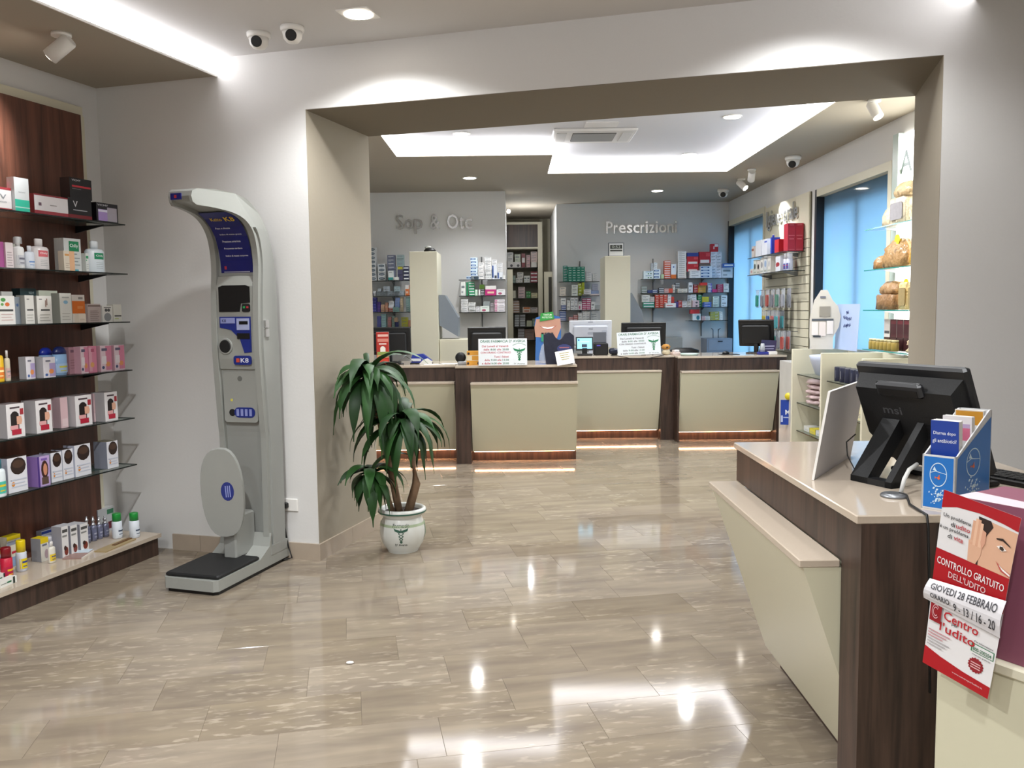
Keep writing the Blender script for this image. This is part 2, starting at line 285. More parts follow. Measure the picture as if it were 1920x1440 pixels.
LEFT_ITEMS = [
    ('box', -3.95, 3.7735, 2.1426, 0.1229, 0.07, 0.123, 'vred', 'white carton with red edges and grey emblem at frame edge, top shelf'),
    ('box', -3.93, 3.8855, 2.1426, 0.0979, 0.05, 0.185, 'teal', 'tall white carton with turquoise lower band on top shelf'),
    ('box', -3.95, 4.11, 2.1426, 0.246, 0.09, 0.117, 'redw', 'wide white carton with deep red edges on top shelf'),
    ('box', -3.95, 4.327, 2.1426, 0.185, 0.09, 0.125, 'blkv', 'black carton with white V emblem and red base, lower of two stacked'),
    ('box', -3.96, 4.352, 2.2677, 0.175, 0.07, 0.121, 'blkr', 'black carton with red line lying on top of another black carton'),
    ('box', -3.97, 4.572, 2.1426, 0.185, 0.08, 0.125, 'lilacdark', 'black carton with lilac and silver window at top shelf end'),
    ('box', -3.96, 3.7391, 1.8346, 0.0672, 0.1, 0.14, 'magenta', 'magenta carton at frame edge, second shelf'),
    ('box', -3.95, 3.7994, 1.8346, 0.0502, 0.06, 0.138, 'pinkw', 'pale pink lined carton next to magenta one, second shelf'),
    ('box', -3.981, 3.866, 1.8346, 0.046, 0.06, 0.137, 'greenw', 'pale green lined carton behind clear-capped bottle, second shelf'),
    ('pump', -3.92, 3.8555, 1.8346, 0.059, 0.04, 0.173, 'clearcap', 'white bottle with clear cap on second shelf'),
    ('bottle', -3.92, 3.92, 1.8346, 0.062, 0.04, 0.128, 'bluew', 'small white bottle with blue drop print on second shelf'),
    ('bottle', -3.94, 4.025, 1.8346, 0.122, 0.06, 0.175, 'pinklab', 'white bottle with coral square label on second shelf'),
    ('box', -4.0, 4.3025, 1.8346, 0.134, 0.07, 0.198, 'chilly', 'large white carton with green lettered label on second shelf'),
    ('box', -3.93, 4.198, 1.8346, 0.082, 0.04, 0.116, 'peach', 'small cream and peach carton before large green-labelled carton'),
    ('box', -3.97, 4.3834, 1.8346, 0.0247, 0.05, 0.115, 'greenbars', 'small white carton with green bars beside green-labelled bottle'),
    ('bottle', -3.95, 4.4662, 1.8346, 0.1377, 0.06, 0.194, 'chillyb', 'white bottle with green lettered label at second shelf end'),
    ('box', -3.92, 3.73, 1.5316, 0.109, 0.06, 0.153, 'fruit', 'white carton with green and orange fruit print, third shelf'),
    ('box', -4.02, 3.834, 1.5316, 0.074, 0.06, 0.179, 'greytop', 'pale grey carton standing behind fruit-print carton'),
    ('box', -3.97, 3.8497, 1.5316, 0.0394, 0.048, 0.149, 'greyblue', 'grey-blue carton between fruit-print and white cartons, third shelf'),
    ('box', -4.05, 4.007, 1.5316, 0.112, 0.06, 0.2, 'dark', 'dark teal carton behind the white cartons, third shelf'),
    ('box', -3.94, 3.9023, 1.5316, 0.0624, 0.06, 0.158, 'wband', 'narrow white carton with grey band, third shelf'),
    ('box', -3.93, 3.996, 1.5316, 0.106, 0.06, 0.156, 'wband2', 'white carton with leaf sprig and black band, third shelf'),
    ('box', -4.04, 4.141, 1.5316, 0.138, 0.07, 0.19, 'palegreen', 'pale green-white carton at back of third shelf'),
    ('box', -3.94, 4.163, 1.5316, 0.089, 0.06, 0.173, 'bluedrop', 'tall white carton with light blue print, third shelf'),
    ('box', -3.95, 4.272, 1.5316, 0.101, 0.05, 0.165, 'orange', 'white carton with wide orange band, third shelf'),
    ('box', -3.92, 4.265, 1.5316, 0.059, 0.03, 0.051, 'peachs', 'little cream carton before orange-banded carton'),
    ('box', -3.95, 4.397, 1.5316, 0.105, 0.05, 0.112, 'pinkgrey', 'pinkish grey carton with brown top line, third shelf'),
    ('box', -3.95, 4.507, 1.5316, 0.087, 0.05, 0.102, 'heart', 'white carton with grey heart print, third shelf'),
    ('box', -3.95, 4.595, 1.5316, 0.071, 0.05, 0.109, 'limeline', 'white carton with dark and lime lines at third shelf end'),
    ('bottle', -3.92, 3.673, 1.2256, 0.06, 0.04, 0.189, 'yellow', 'yellow shampoo bottle with orange label on fourth shelf'),
    ('bottle', -3.94, 3.74, 1.2256, 0.034, 0.03, 0.166, 'clear', 'slim clear bottle with white cap behind yellow bottle'),
    ('box', -3.95, 3.894, 1.2256, 0.062, 0.05, 0.123, 'lilacw', 'lilac and white carton left of centre, fourth shelf'),
    ('box', -3.98, 3.984, 1.2256, 0.049, 0.05, 0.118, 'greyw', 'pale grey carton between two lilac cartons, fourth shelf'),
    ('box', -3.92, 3.996, 1.2256, 0.088, 0.05, 0.115, 'lilacw', 'lilac and white carton before dark blue cap, fourth shelf'),
    ('oval', -4.02, 4.102, 1.2256, 0.09, 0.05, 0.164, 'bluecap1', 'light blue bottle with royal blue dome cap behind lilac carton'),
    ('oval', -3.95, 4.135, 1.2256, 0.096, 0.05, 0.169, 'bluecap2', 'light blue bottle with navy dome cap and yellow print'),
    ('box', -4.0, 4.262, 1.2256, 0.067, 0.05, 0.16, 'pinkg', 'dim pink carton directly right of navy-capped bottle'),
    ('box', -3.95, 4.297, 1.2256, 0.06, 0.05, 0.162, 'pinkb', 'pink and white carton, left one of a touching pair'),
    ('box', -3.95, 4.364, 1.2256, 0.065, 0.05, 0.162, 'pinkb2', 'pink carton, right one of a touching pair'),
    ('box', -3.95, 4.476, 1.2256, 0.095, 0.05, 0.16, 'pinkb', 'pink and white carton second from the end of fourth shelf'),
    ('box', -3.95, 4.592, 1.2256, 0.09, 0.05, 0.159, 'pinkb', 'pink and white carton at the very end of fourth shelf'),
    ('box', -3.93, 3.754, 0.9166, 0.118, 0.1, 0.184, 'hair', 'white hair colour carton with dark hair and red patch, leftmost'),
    ('box', -3.93, 3.948, 0.9166, 0.113, 0.1, 0.184, 'hair', 'white hair colour carton with dark hair, second from left'),
    ('box', -4.03, 4.132, 0.9166, 0.048, 0.1, 0.173, 'hairs', 'white and pink hair colour carton turned behind the second one'),
    ('box', -3.97, 4.138, 0.9166, 0.056, 0.058, 0.18, 'hairp', 'pale pink backed carton between second and third hair cartons'),
    ('box', -3.93, 4.247, 0.9166, 0.131, 0.1, 0.182, 'hair', 'white hair colour carton with dark hair, third from left'),
    ('box', -4.0, 4.4111, 0.9166, 0.0142, 0.1, 0.175, 'hairp', 'sliver of pale carton between third and fourth hair cartons'),
    ('box', -3.93, 4.4749, 0.9166, 0.1102, 0.1, 0.18, 'hair', 'white hair colour carton with dark hair, rightmost on its shelf'),
    ('bottle', -3.9, 3.62, 0.6156, 0.067, 0.05, 0.2, 'tealcap', 'white bottle with teal top and round prints, lowest glass shelf'),
    ('box', -3.94, 3.755, 0.6156, 0.129, 0.08, 0.191, 'brownhair', 'white carton with big round brown hair print, leftmost'),
    ('box', -3.92, 3.914, 0.6156, 0.086, 0.08, 0.171, 'purple', 'purple carton with oval portrait on lowest glass shelf'),
    ('box', -3.95, 4.038, 0.6156, 0.082, 0.08, 0.171, 'brownhair', 'white carton with brown hair print right of purple one'),
    ('box', -3.95, 4.1242, 0.6156, 0.0814, 0.08, 0.176, 'brownhair', 'white carton with brown hair print, middle of three together'),
    ('box', -3.94, 4.2298, 0.6156, 0.1264, 0.08, 0.189, 'brownhair', 'white carton with brown hair print, last of three together'),
    ('box', -3.95, 4.488, 0.6156, 0.097, 0.1, 0.169, 'brownhair2', 'grey-sided carton with brown hair print standing alone at end'),
    ('can', -3.947, 3.681, 0.1426, 0.061, 0.04, 0.178, 'redcan', 'dark red spray can with crimson body on the plinth'),
    ('box', -4.063, 3.721, 0.1426, 0.069, 0.06, 0.148, 'yelw', 'yellow-topped white carton at frame edge on the plinth'),
    ('box', -4.119, 3.871, 0.1426, 0.094, 0.05, 0.186, 'yelw2', 'tall yellow and white carton behind the red can'),
    ('can', -3.999, 3.828, 0.1426, 0.056, 0.03, 0.177, 'yelspray', 'yellow spray bottle beside tall yellow carton'),
    ('box', -4.052, 4.019, 0.1426, 0.058, 0.07, 0.138, 'yelgrey', 'grey-sided carton with yellow top on the plinth'),
    ('bottle', -3.974, 4.005, 0.1426, 0.048, 0.035, 0.124, 'whiteyel', 'white round-capped bottle with yellow print on the plinth'),
    ('box', -4.225, 4.114, 0.1426, 0.102, 0.05, 0.148, 'bluetop', 'white carton with blue top line at the back, left'),
    ('box', -4.164, 4.164, 0.1426, 0.104, 0.05, 0.145, 'bluetop', 'white carton with blue top line at the back, right'),
    ('can', -4.064, 4.098, 0.1426, 0.053, 0.03, 0.127, 'bluecan', 'white spray can with blue bands beside knee-print cartons'),
    ('box', -3.99, 4.111, 0.1426, 0.052, 0.072, 0.188, 'knee', 'grey-sided white carton of knee-print row, leftmost'),
    ('box', -3.99, 4.181, 0.1426, 0.054, 0.1, 0.178, 'knee', 'grey-sided white carton of knee-print row, middle'),
    ('box', -3.99, 4.261, 0.1426, 0.064, 0.1, 0.168, 'knee', 'grey-sided white carton of knee-print row, rightmost'),
    ('silver', -4.09, 4.413, 0.1426, 0.041, 0.03, 0.17, 'silver', 'slim silver spray flask, first of four from left'),
    ('silver', -4.09, 4.467, 0.1426, 0.041, 0.03, 0.157, 'silver', 'slim silver spray flask, second of four from left'),
    ('silver', -4.09, 4.518, 0.1426, 0.041, 0.03, 0.145, 'silver', 'slim silver spray flask, third of four from left'),
    ('silver', -4.09, 4.573, 0.1426, 0.044, 0.03, 0.136, 'silver', 'slim silver spray flask, fourth of four from left'),
    ('box', -4.268, 4.619, 0.1426, 0.13, 0.05, 0.134, 'greybox', 'grey-white carton behind the silver flasks, left'),
    ('box', -4.194, 4.679, 0.1426, 0.149, 0.06, 0.159, 'greybox2', 'grey-white carton with green print behind silver flasks, right'),
    ('can', -3.981, 4.565, 0.1426, 0.063, 0.04, 0.161, 'greencan', 'white spray can with green cap next to silver flasks'),
    ('can', -3.88, 4.603, 0.1426, 0.063, 0.04, 0.162, 'greencan', 'white spray can with green cap standing alone at plinth end'),
]

SHELVES = [
  ('upper Sop shelf', 11.88, 1.989, [
    (-1.863, -0.002, 0.087, 0.446, 8, 1, '#d5dade', 'oval', 'white carton with dark oval'),
    (-1.746, -0.003, 0.106, 0.225, 4, 1, '#d5dade', 'oval', 'white carton with dark oval'),
    (-1.612, -0.005, 0.107, 0.341, 7, 1, '#6a6f86', 'lines', 'slate blue carton'),
    (-1.61, -0.005, 0.067, 0.121, 1, 1, '#dfe6e6', 'tealfoot', 'white carton with teal foot'),
    (-1.538, -0.005, 0.056, 0.041, 1, 1, '#e2e4df', 'plain', 'small white carton'),
    (-1.491, 0.186, 0.094, 0.157, 3, 1, '#8fa3a5', 'lines', 'grey green carton'),
    (-1.497, 0.141, 0.063, 0.041, 1, 1, '#b9b338', 'plain', 'mustard carton'),
    (-1.495, -0.006, 0.07, 0.147, 2, 1, '#4c4a68', 'plain', 'dusky purple carton'),
    (-1.416, -0.007, 0.073, 0.189, 4, 1, '#2f3352', 'stripe', 'navy striped carton'),
  ]),
  ('second Sop shelf', 11.88, 1.783, [
    (-1.899, -0.001, 0.037, 0.047, 1, 1, '#5a6190', 'plain', 'blue grey carton'),
    (-1.847, -0.002, 0.037, 0.064, 2, 1, '#dfe3ea', 'plain', 'white small carton'),
    (-1.636, -0.006, 0.366, 0.064, 2, 9, '#a9b4bd', 'lines', 'pale blue grey carton'),
    (-1.767, 0.057, 0.042, 0.039, 1, 1, '#a9b4bd', 'lines', 'pale blue grey carton'),
    (-1.674, 0.056, 0.078, 0.069, 2, 2, '#a9b4bd', 'lines', 'pale blue grey carton'),
    (-1.532, 0.054, 0.075, 0.069, 2, 2, '#9db4bb', 'lines', 'pale aqua grey carton'),
    (-1.408, -0.007, 0.048, 0.141, 1, 1, '#d9753a', 'whitetop', 'orange carton with white top'),
  ]),
  ('third Sop shelf', 11.88, 1.563, [
    (-1.866, -0.003, 0.08, 0.201, 5, 1, '#2b2c86', 'dots', 'deep blue carton'),
    (-1.797, -0.004, 0.042, 0.141, 3, 1, '#4a2f86', 'plain', 'violet carton'),
    (-1.743, -0.004, 0.049, 0.099, 3, 1, '#c49a78', 'lines', 'tan carton'),
    (-1.692, -0.005, 0.04, 0.128, 4, 1, '#c98a6a', 'lines', 'terracotta carton'),
    (-1.629, 0.05, 0.07, 0.103, 3, 1, '#e6e8ee', 'stripe', 'white and navy carton'),
    (-1.63, -0.006, 0.071, 0.056, 2, 1, '#b5523e', 'lines', 'brick red carton'),
    (-1.542, 0.057, 0.061, 0.137, 4, 1, '#6f86b8', 'lines', 'mid blue carton'),
    (-1.555, -0.007, 0.074, 0.065, 2, 1, '#8fc0bd', 'lines', 'aqua carton'),
    (-1.488, -0.007, 0.036, 0.201, 6, 1, '#c7b18f', 'lines', 'sand carton'),
    (-1.402, -0.009, 0.051, 0.201, 7, 1, '#6f918c', 'lines', 'grey teal carton'),
  ]),
  ('bottom Sop shelf', 11.88, 1.359, [
    (-1.801, -0.005, 0.052, 0.15, 3, 1, '#5156a0', 'plain', 'blue violet carton'),
    (-1.735, -0.006, 0.066, 0.176, 5, 1, '#93bcc0', 'lines', 'pale aqua carton'),
    (-1.656, -0.007, 0.044, 0.137, 4, 1, '#d28a8a', 'lines', 'rose carton'),
    (-1.606, -0.008, 0.039, 0.15, 5, 1, '#93b0a3', 'lines', 'sage carton'),
    (-1.558, -0.008, 0.045, 0.078, 2, 1, '#262f70', 'plain', 'navy carton'),
    (-1.554, 0.069, 0.041, 0.06, 1, 1, '#c9a888', 'plain', 'beige carton'),
    (-1.45, -0.01, 0.087, 0.129, 3, 1, '#c6c22f', 'lines', 'lime yellow carton'),
    (-1.388, -0.01, 0.027, 0.09, 2, 1, '#d79a78', 'plain', 'apricot carton'),
  ]),
  ('upper Otc shelf', 11.88, 1.988, [
    (-0.559, -0.0, 0.084, 0.046, 1, 1, '#cfe0f0', 'bluelabel', 'white carton with blue label'),
    (-0.448, -0.002, 0.112, 0.04, 1, 1, '#b9d3ea', 'bluelabel', 'pale blue carton with blue label'),
    (-0.488, 0.039, 0.096, 0.249, 6, 1, '#cfe0f0', 'bluelabel', 'pale blue carton with navy label'),
    (-0.394, -0.002, 0.07, 0.222, 4, 1, '#e4e2e2', 'lines', 'plain white carton'),
    (-0.304, 0.091, 0.092, 0.206, 7, 1, '#e8e8e8', 'lines', 'flat white carton'),
    (-0.305, -0.004, 0.097, 0.094, 1, 4, '#e2e4e4', 'lines', 'upright white carton'),
    (-0.216, -0.004, 0.066, 0.194, 1, 1, '#dfe4ec', 'navyside', 'white carton with navy side'),
    (-0.215, 0.19, 0.067, 0.071, 2, 1, '#e6e6e8', 'lines', 'flat white carton'),
    (-0.143, -0.005, 0.071, 0.094, 1, 1, '#dfe4ec', 'navyside', 'white carton with navy side'),
    (-0.141, 0.09, 0.071, 0.123, 5, 1, '#e6e6e8', 'lines', 'flat white carton'),
    (-0.087, -0.006, 0.035, 0.054, 1, 1, '#e9e9e6', 'plain', 'small white carton'),
  ]),
  ('middle Otc shelf', 11.88, 1.771, [
    (-0.646, -0.0, 0.064, 0.185, 1, 1, '#e3e6e2', 'lines', 'tall white carton'),
    (-0.593, -0.001, 0.025, 0.18, 2, 1, '#2f8f62', 'plain', 'slim green carton'),
    (-0.532, -0.002, 0.079, 0.185, 5, 1, '#2f9a6a', 'stripe', 'green striped carton'),
    (-0.469, -0.002, 0.035, 0.08, 1, 1, '#cdebd5', 'plain', 'mint carton'),
    (-0.427, -0.003, 0.024, 0.08, 1, 1, '#e8e8e8', 'plain', 'slim white carton'),
    (-0.386, -0.003, 0.049, 0.089, 4, 1, '#23262c', 'stripe', 'black striped carton'),
    (-0.392, 0.086, 0.067, 0.059, 1, 1, '#6f9d3a', 'plain', 'leaf green carton'),
    (-0.274, -0.005, 0.151, 0.13, 1, 1, '#c22c7c', 'whitetop', 'magenta carton'),
    (-0.136, -0.007, 0.116, 0.081, 1, 1, '#e9e7ea', 'pinkspot', 'white carton with pink print'),
  ]),
  ('lower Otc shelf', 11.88, 1.548, [
    (-0.631, 0.0, 0.094, 0.175, 6, 1, '#e4e4e4', 'lines', 'flat white carton'),
    (-0.531, -0.001, 0.095, 0.131, 5, 1, '#dfe0df', 'lines', 'flat white carton'),
    (-0.452, -0.002, 0.055, 0.075, 2, 1, '#e4e2e6', 'lines', 'white violet carton'),
    (-0.357, -0.003, 0.126, 0.079, 1, 1, '#e4ece6', 'pinkspot', 'white carton with pink print'),
    (-0.333, 0.076, 0.088, 0.064, 2, 1, '#9ba3a3', 'lines', 'grey carton'),
    (-0.258, -0.004, 0.05, 0.119, 5, 1, '#8e8489', 'lines', 'mauve grey carton'),
    (-0.154, -0.006, 0.139, 0.168, 5, 1, '#e6e2e6', 'pinkend', 'white carton with pink end'),
  ]),
  ('first alcove shelf', 15.6, 2.315, [
    (-0.003, 0.101, 0.105, 0.171, 2, 1, '#dcdcda', 'lines', 'big white carton'),
    (0.064, -0.003, 0.238, 0.102, 1, 2, '#e2e0de', 'darkspot', 'wide white carton'),
    (0.126, 0.096, 0.101, 0.134, 1, 1, '#c9d2bf', 'lines', 'pale green carton'),
    (0.229, -0.004, 0.067, 0.248, 1, 1, '#7e1c28', 'whitemid', 'dark red carton with white label'),
    (0.315, -0.005, 0.069, 0.217, 3, 1, '#d4a8ac', 'lines', 'pink carton'),
    (0.418, 0.095, 0.111, 0.186, 4, 1, '#e0c8c4', 'lines', 'white pink carton'),
    (0.415, -0.006, 0.099, 0.1, 1, 1, '#e6e4e0', 'plain', 'white carton'),
  ]),
  ('second alcove shelf', 15.6, 2.049, [
    (0.053, -0.001, 0.065, 0.13, 2, 1, '#8fa59a', 'lines', 'grey green carton'),
    (0.153, -0.003, 0.118, 0.083, 1, 2, '#dcdad6', 'lines', 'white carton'),
    (0.171, 0.082, 0.11, 0.1, 2, 1, '#d9d7d2', 'lines', 'white carton'),
    (0.289, -0.004, 0.105, 0.122, 1, 2, '#dfe3df', 'lines', 'upright white carton'),
    (0.415, -0.006, 0.118, 0.193, 3, 2, '#8e2438', 'stripe', 'crimson carton'),
  ]),
  ('third alcove shelf', 15.6, 1.776, [
    (0.049, -0.001, 0.073, 0.135, 1, 1, '#dcdac8', 'plain', 'cream carton'),
    (0.19, -0.003, 0.117, 0.198, 4, 1, '#dcc4c6', 'lines', 'white pink carton'),
    (0.312, -0.004, 0.078, 0.119, 2, 2, '#3f9a50', 'lines', 'green carton'),
    (0.419, -0.005, 0.109, 0.088, 2, 1, '#ded6ac', 'lines', 'pale yellow carton'),
  ]),
  ('fourth alcove shelf', 15.6, 1.515, [
    (0.092, -0.004, 0.116, 0.218, 5, 1, '#bfa08c', 'stripe', 'brown striped carton'),
    (0.278, -0.007, 0.142, 0.1, 1, 1, '#e2d2c4', 'orangetop', 'white orange carton'),
    (0.416, -0.008, 0.116, 0.092, 2, 1, '#d8ccc8', 'lines', 'flat pale carton'),
  ]),
  ('fifth alcove shelf', 15.6, 1.269, [
    (0.102, -0.002, 0.085, 0.217, 5, 1, '#a9adb0', 'stripe', 'grey striped carton'),
    (0.202, -0.003, 0.098, 0.217, 5, 1, '#a9adb0', 'stripe', 'grey striped carton'),
    (0.323, -0.004, 0.094, 0.106, 1, 1, '#cfd2b8', 'plain', 'pale olive carton'),
    (0.427, -0.006, 0.095, 0.138, 2, 1, '#9fb5a4', 'lines', 'sage carton'),
  ]),
  ('sixth alcove shelf', 15.6, 1.031, [
    (0.174, -0.001, 0.117, 0.2, 4, 1, '#b8b0b2', 'stripe', 'pale striped carton'),
    (0.325, -0.004, 0.165, 0.185, 4, 1, '#b08f82', 'lines', 'brown pink carton'),
  ]),
  ('first left Prescrizioni shelf', 13.45, 1.993, [
    (0.84, -0.001, 0.066, 0.242, 6, 1, '#107a66', 'lines', 'emerald carton'),
    (1.009, -0.004, 0.261, 0.224, 6, 4, '#0f8068', 'dash', 'emerald dash carton'),
    (1.199, -0.005, 0.087, 0.147, 4, 1, '#d9d9d9', 'lines', 'white grey carton'),
    (1.295, -0.006, 0.079, 0.123, 4, 1, '#d6d6d4', 'lines', 'white grey carton'),
  ]),
  ('second left Prescrizioni shelf', 13.45, 1.775, [
    (0.8, 0.001, 0.087, 0.134, 3, 1, '#dcd2c4', 'lines', 'beige white carton'),
    (0.983, -0.001, 0.093, 0.166, 3, 1, '#dadfd9', 'lines', 'tall white carton'),
    (1.063, -0.002, 0.055, 0.189, 4, 1, '#98a828', 'lines', 'olive lime carton'),
    (1.112, 0.024, 0.037, 0.179, 3, 1, '#a4b02e', 'plain', 'lime carton'),
    (1.168, 0.023, 0.107, 0.069, 2, 1, '#dcdcdf', 'lines', 'white carton'),
    (1.162, -0.003, 0.119, 0.026, 1, 1, '#e4dcd6', 'plain', 'flat white orange carton'),
    (1.29, -0.005, 0.127, 0.028, 1, 1, '#dfd2d0', 'plain', 'flat pale carton'),
    (1.29, 0.023, 0.119, 0.051, 2, 1, '#4f74b0', 'stripe', 'blue striped carton'),
    (1.296, 0.074, 0.091, 0.102, 3, 1, '#a2a4b4', 'lines', 'grey lilac carton'),
  ]),
  ('third left Prescrizioni shelf', 13.45, 1.555, [
    (0.807, 0.084, 0.079, 0.1, 1, 1, '#dfe0de', 'lines', 'white carton'),
    (0.813, 0.005, 0.069, 0.079, 3, 1, '#27498c', 'stripe', 'blue striped carton'),
    (0.883, 0.004, 0.048, 0.151, 2, 1, '#dcdcd8', 'lines', 'upright white carton'),
    (0.947, 0.003, 0.065, 0.191, 2, 1, '#d9d9d9', 'lines', 'upright white carton'),
    (1.006, 0.003, 0.047, 0.191, 2, 1, '#d6d8da', 'lines', 'upright white carton'),
    (1.061, 0.002, 0.057, 0.136, 1, 1, '#dcd6da', 'pinkspot', 'white carton with pink foot'),
    (1.126, 0.001, 0.065, 0.175, 6, 1, '#b8326a', 'stripe', 'magenta striped carton'),
    (1.194, 0.0, 0.065, 0.175, 6, 1, '#b8326a', 'stripe', 'magenta striped carton'),
    (1.26, -0.0, 0.059, 0.124, 1, 1, '#e2e2e0', 'lines', 'white carton'),
    (1.335, -0.001, 0.083, 0.073, 3, 1, '#b3b5b2', 'lines', 'grey carton'),
  ]),
  ('lowest left Prescrizioni shelf', 13.45, 1.393, [
    (0.796, -0.0, 0.099, 0.156, 6, 1, '#2a4f92', 'stripe', 'blue striped carton'),
    (0.921, -0.002, 0.068, 0.057, 2, 1, '#a84a44', 'stripe', 'red brown carton'),
    (0.993, -0.002, 0.068, 0.088, 3, 1, '#9a4038', 'stripe', 'red brown carton'),
    (1.061, -0.003, 0.06, 0.12, 3, 1, '#dcdcda', 'lines', 'white carton'),
    (1.153, -0.005, 0.117, 0.149, 4, 2, '#dfdfdd', 'lines', 'white carton'),
    (1.278, -0.006, 0.115, 0.109, 3, 1, '#dcdcda', 'lines', 'white carton'),
    (1.257, 0.102, 0.056, 0.036, 1, 1, '#dcdcda', 'plain', 'small white carton'),
  ]),
  ('top right Prescrizioni shelf', 13.45, 2.02, [
    (2.113, -0.002, 0.152, 0.119, 2, 1, '#dce8ec', 'greenspot', 'white carton with green prints'),
    (2.174, 0.117, 0.04, 0.119, 4, 1, '#b9bcc0', 'lines', 'narrow grey carton'),
    (2.248, -0.003, 0.103, 0.146, 3, 1, '#d4e2ec', 'bluelabel', 'white blue carton'),
    (2.222, 0.145, 0.05, 0.101, 3, 1, '#dde3e6', 'lines', 'narrow white carton'),
    (2.329, -0.004, 0.045, 0.067, 1, 1, '#b4c9a4', 'plain', 'small green carton'),
    (2.405, -0.005, 0.097, 0.272, 8, 1, '#cf5a3c', 'stripe', 'vermilion striped carton'),
    (2.499, -0.006, 0.079, 0.221, 1, 1, '#d9e2ec', 'orangefoot', 'white carton with orange foot'),
    (2.629, -0.008, 0.128, 0.416, 14, 1, '#e2e2e2', 'lines', 'flat white carton'),
    (2.792, 0.103, 0.177, 0.23, 2, 1, '#bb2030', 'whiteband', 'red carton with white band'),
    (2.791, 0.332, 0.176, 0.056, 1, 1, '#2a3f90', 'plain', 'royal blue carton'),
    (2.809, -0.01, 0.158, 0.113, 2, 1, '#dfe0e2', 'lines', 'white carton'),
    (2.976, 0.228, 0.172, 0.172, 1, 1, '#b81f2e', 'whiteband', 'big red carton'),
    (2.977, 0.168, 0.172, 0.06, 1, 1, '#6f625c', 'plain', 'brown carton'),
    (2.977, -0.012, 0.173, 0.18, 4, 1, '#cfdcec', 'bluelabel', 'navy label blue carton'),
    (3.11, -0.013, 0.086, 0.397, 8, 1, '#dfe1ea', 'lines', 'white lilac carton'),
    (3.192, -0.014, 0.081, 0.397, 8, 1, '#dfe1ea', 'lines', 'white lilac carton'),
    (3.126, 0.401, 0.113, 0.122, 1, 1, '#c01f2c', 'whitecorner', 'bright red carton'),
    (3.321, -0.016, 0.17, 0.173, 1, 1, '#d3d6da', 'lines', 'large pale grey carton'),
    (3.315, 0.157, 0.175, 0.058, 1, 1, '#2d5aa8', 'whitemid', 'blue carton with white lettering'),
  ]),
  ('second right Prescrizioni shelf', 13.45, 1.801, [
    (2.051, -0.001, 0.085, 0.106, 4, 1, '#74847c', 'stripe', 'grey green carton'),
    (2.133, -0.002, 0.071, 0.045, 2, 1, '#2b3f78', 'plain', 'navy carton'),
    (2.215, -0.003, 0.085, 0.05, 2, 1, '#33487e', 'whitemid', 'navy carton with white label'),
    (2.311, -0.004, 0.08, 0.082, 3, 1, '#3a3f50', 'stripe', 'black striped carton'),
    (2.39, -0.005, 0.068, 0.068, 2, 1, '#d9a9a6', 'lines', 'pink carton'),
    (2.457, -0.006, 0.061, 0.068, 1, 1, '#d95a48', 'plain', 'coral carton'),
    (2.505, -0.006, 0.032, 0.124, 2, 1, '#dcd9d6', 'lines', 'white carton'),
    (2.561, 0.054, 0.069, 0.095, 4, 1, '#3b4148', 'stripe', 'black striped carton'),
    (2.618, -0.008, 0.138, 0.061, 2, 2, '#d9d2c4', 'lines', 'cream carton'),
    (2.765, -0.01, 0.065, 0.157, 1, 1, '#e2e4e8', 'lines', 'tall white carton'),
    (2.842, -0.011, 0.071, 0.124, 3, 1, '#b03430', 'lines', 'dark red carton'),
    (2.939, -0.012, 0.115, 0.12, 4, 1, '#e0a52c', 'lines', 'amber carton'),
    (2.939, 0.106, 0.106, 0.043, 1, 1, '#c8322a', 'plain', 'scarlet carton'),
    (3.057, -0.013, 0.067, 0.143, 3, 1, '#dcdce8', 'violetside', 'white violet carton'),
    (3.13, -0.014, 0.068, 0.049, 1, 1, '#c23a7a', 'plain', 'magenta carton'),
    (3.213, -0.015, 0.093, 0.124, 4, 1, '#a8284e', 'lines', 'crimson carton'),
    (3.308, -0.016, 0.08, 0.134, 2, 1, '#dcdad6', 'lines', 'white carton'),
  ]),
  ('third right Prescrizioni shelf', 13.45, 1.578, [
    (2.119, -0.005, 0.174, 0.088, 2, 1, '#1f8a72', 'stripe', 'teal striped carton'),
    (2.076, 0.084, 0.119, 0.107, 2, 1, '#dcdcd8', 'lines', 'white carton'),
    (2.173, 0.083, 0.066, 0.078, 2, 1, '#d0c4c0', 'lines', 'pale pink carton'),
    (2.248, -0.006, 0.066, 0.199, 6, 1, '#c8402c', 'dash', 'orange red carton'),
    (2.315, -0.007, 0.064, 0.199, 6, 1, '#c8402c', 'dash', 'orange red carton'),
    (2.375, 0.058, 0.057, 0.138, 4, 1, '#c8402c', 'dash', 'orange red carton'),
    (2.435, 0.058, 0.054, 0.138, 3, 1, '#dcdce0', 'lines', 'narrow white carton'),
    (2.436, -0.009, 0.158, 0.066, 1, 1, '#e6e4e4', 'redline', 'long white carton'),
    (2.487, 0.057, 0.044, 0.105, 3, 1, '#c23a30', 'plain', 'red carton'),
    (2.547, -0.009, 0.057, 0.087, 2, 1, '#4a3a80', 'plain', 'violet carton'),
    (2.604, -0.01, 0.055, 0.106, 2, 1, '#b83a34', 'lines', 'red carton'),
    (2.671, -0.011, 0.072, 0.096, 2, 1, '#e0e0e4', 'lines', 'white carton'),
    (2.74, -0.012, 0.061, 0.185, 4, 1, '#dcdfe0', 'lines', 'white carton'),
    (2.812, 0.092, 0.078, 0.104, 3, 1, '#dde0e2', 'lines', 'white carton'),
    (2.822, -0.013, 0.096, 0.104, 2, 1, '#d0b4b8', 'darkspot', 'white red carton'),
    (2.903, -0.014, 0.059, 0.19, 5, 1, '#22804e', 'lines', 'green carton'),
    (2.991, 0.062, 0.104, 0.095, 1, 1, '#c0b832', 'plain', 'yellow carton'),
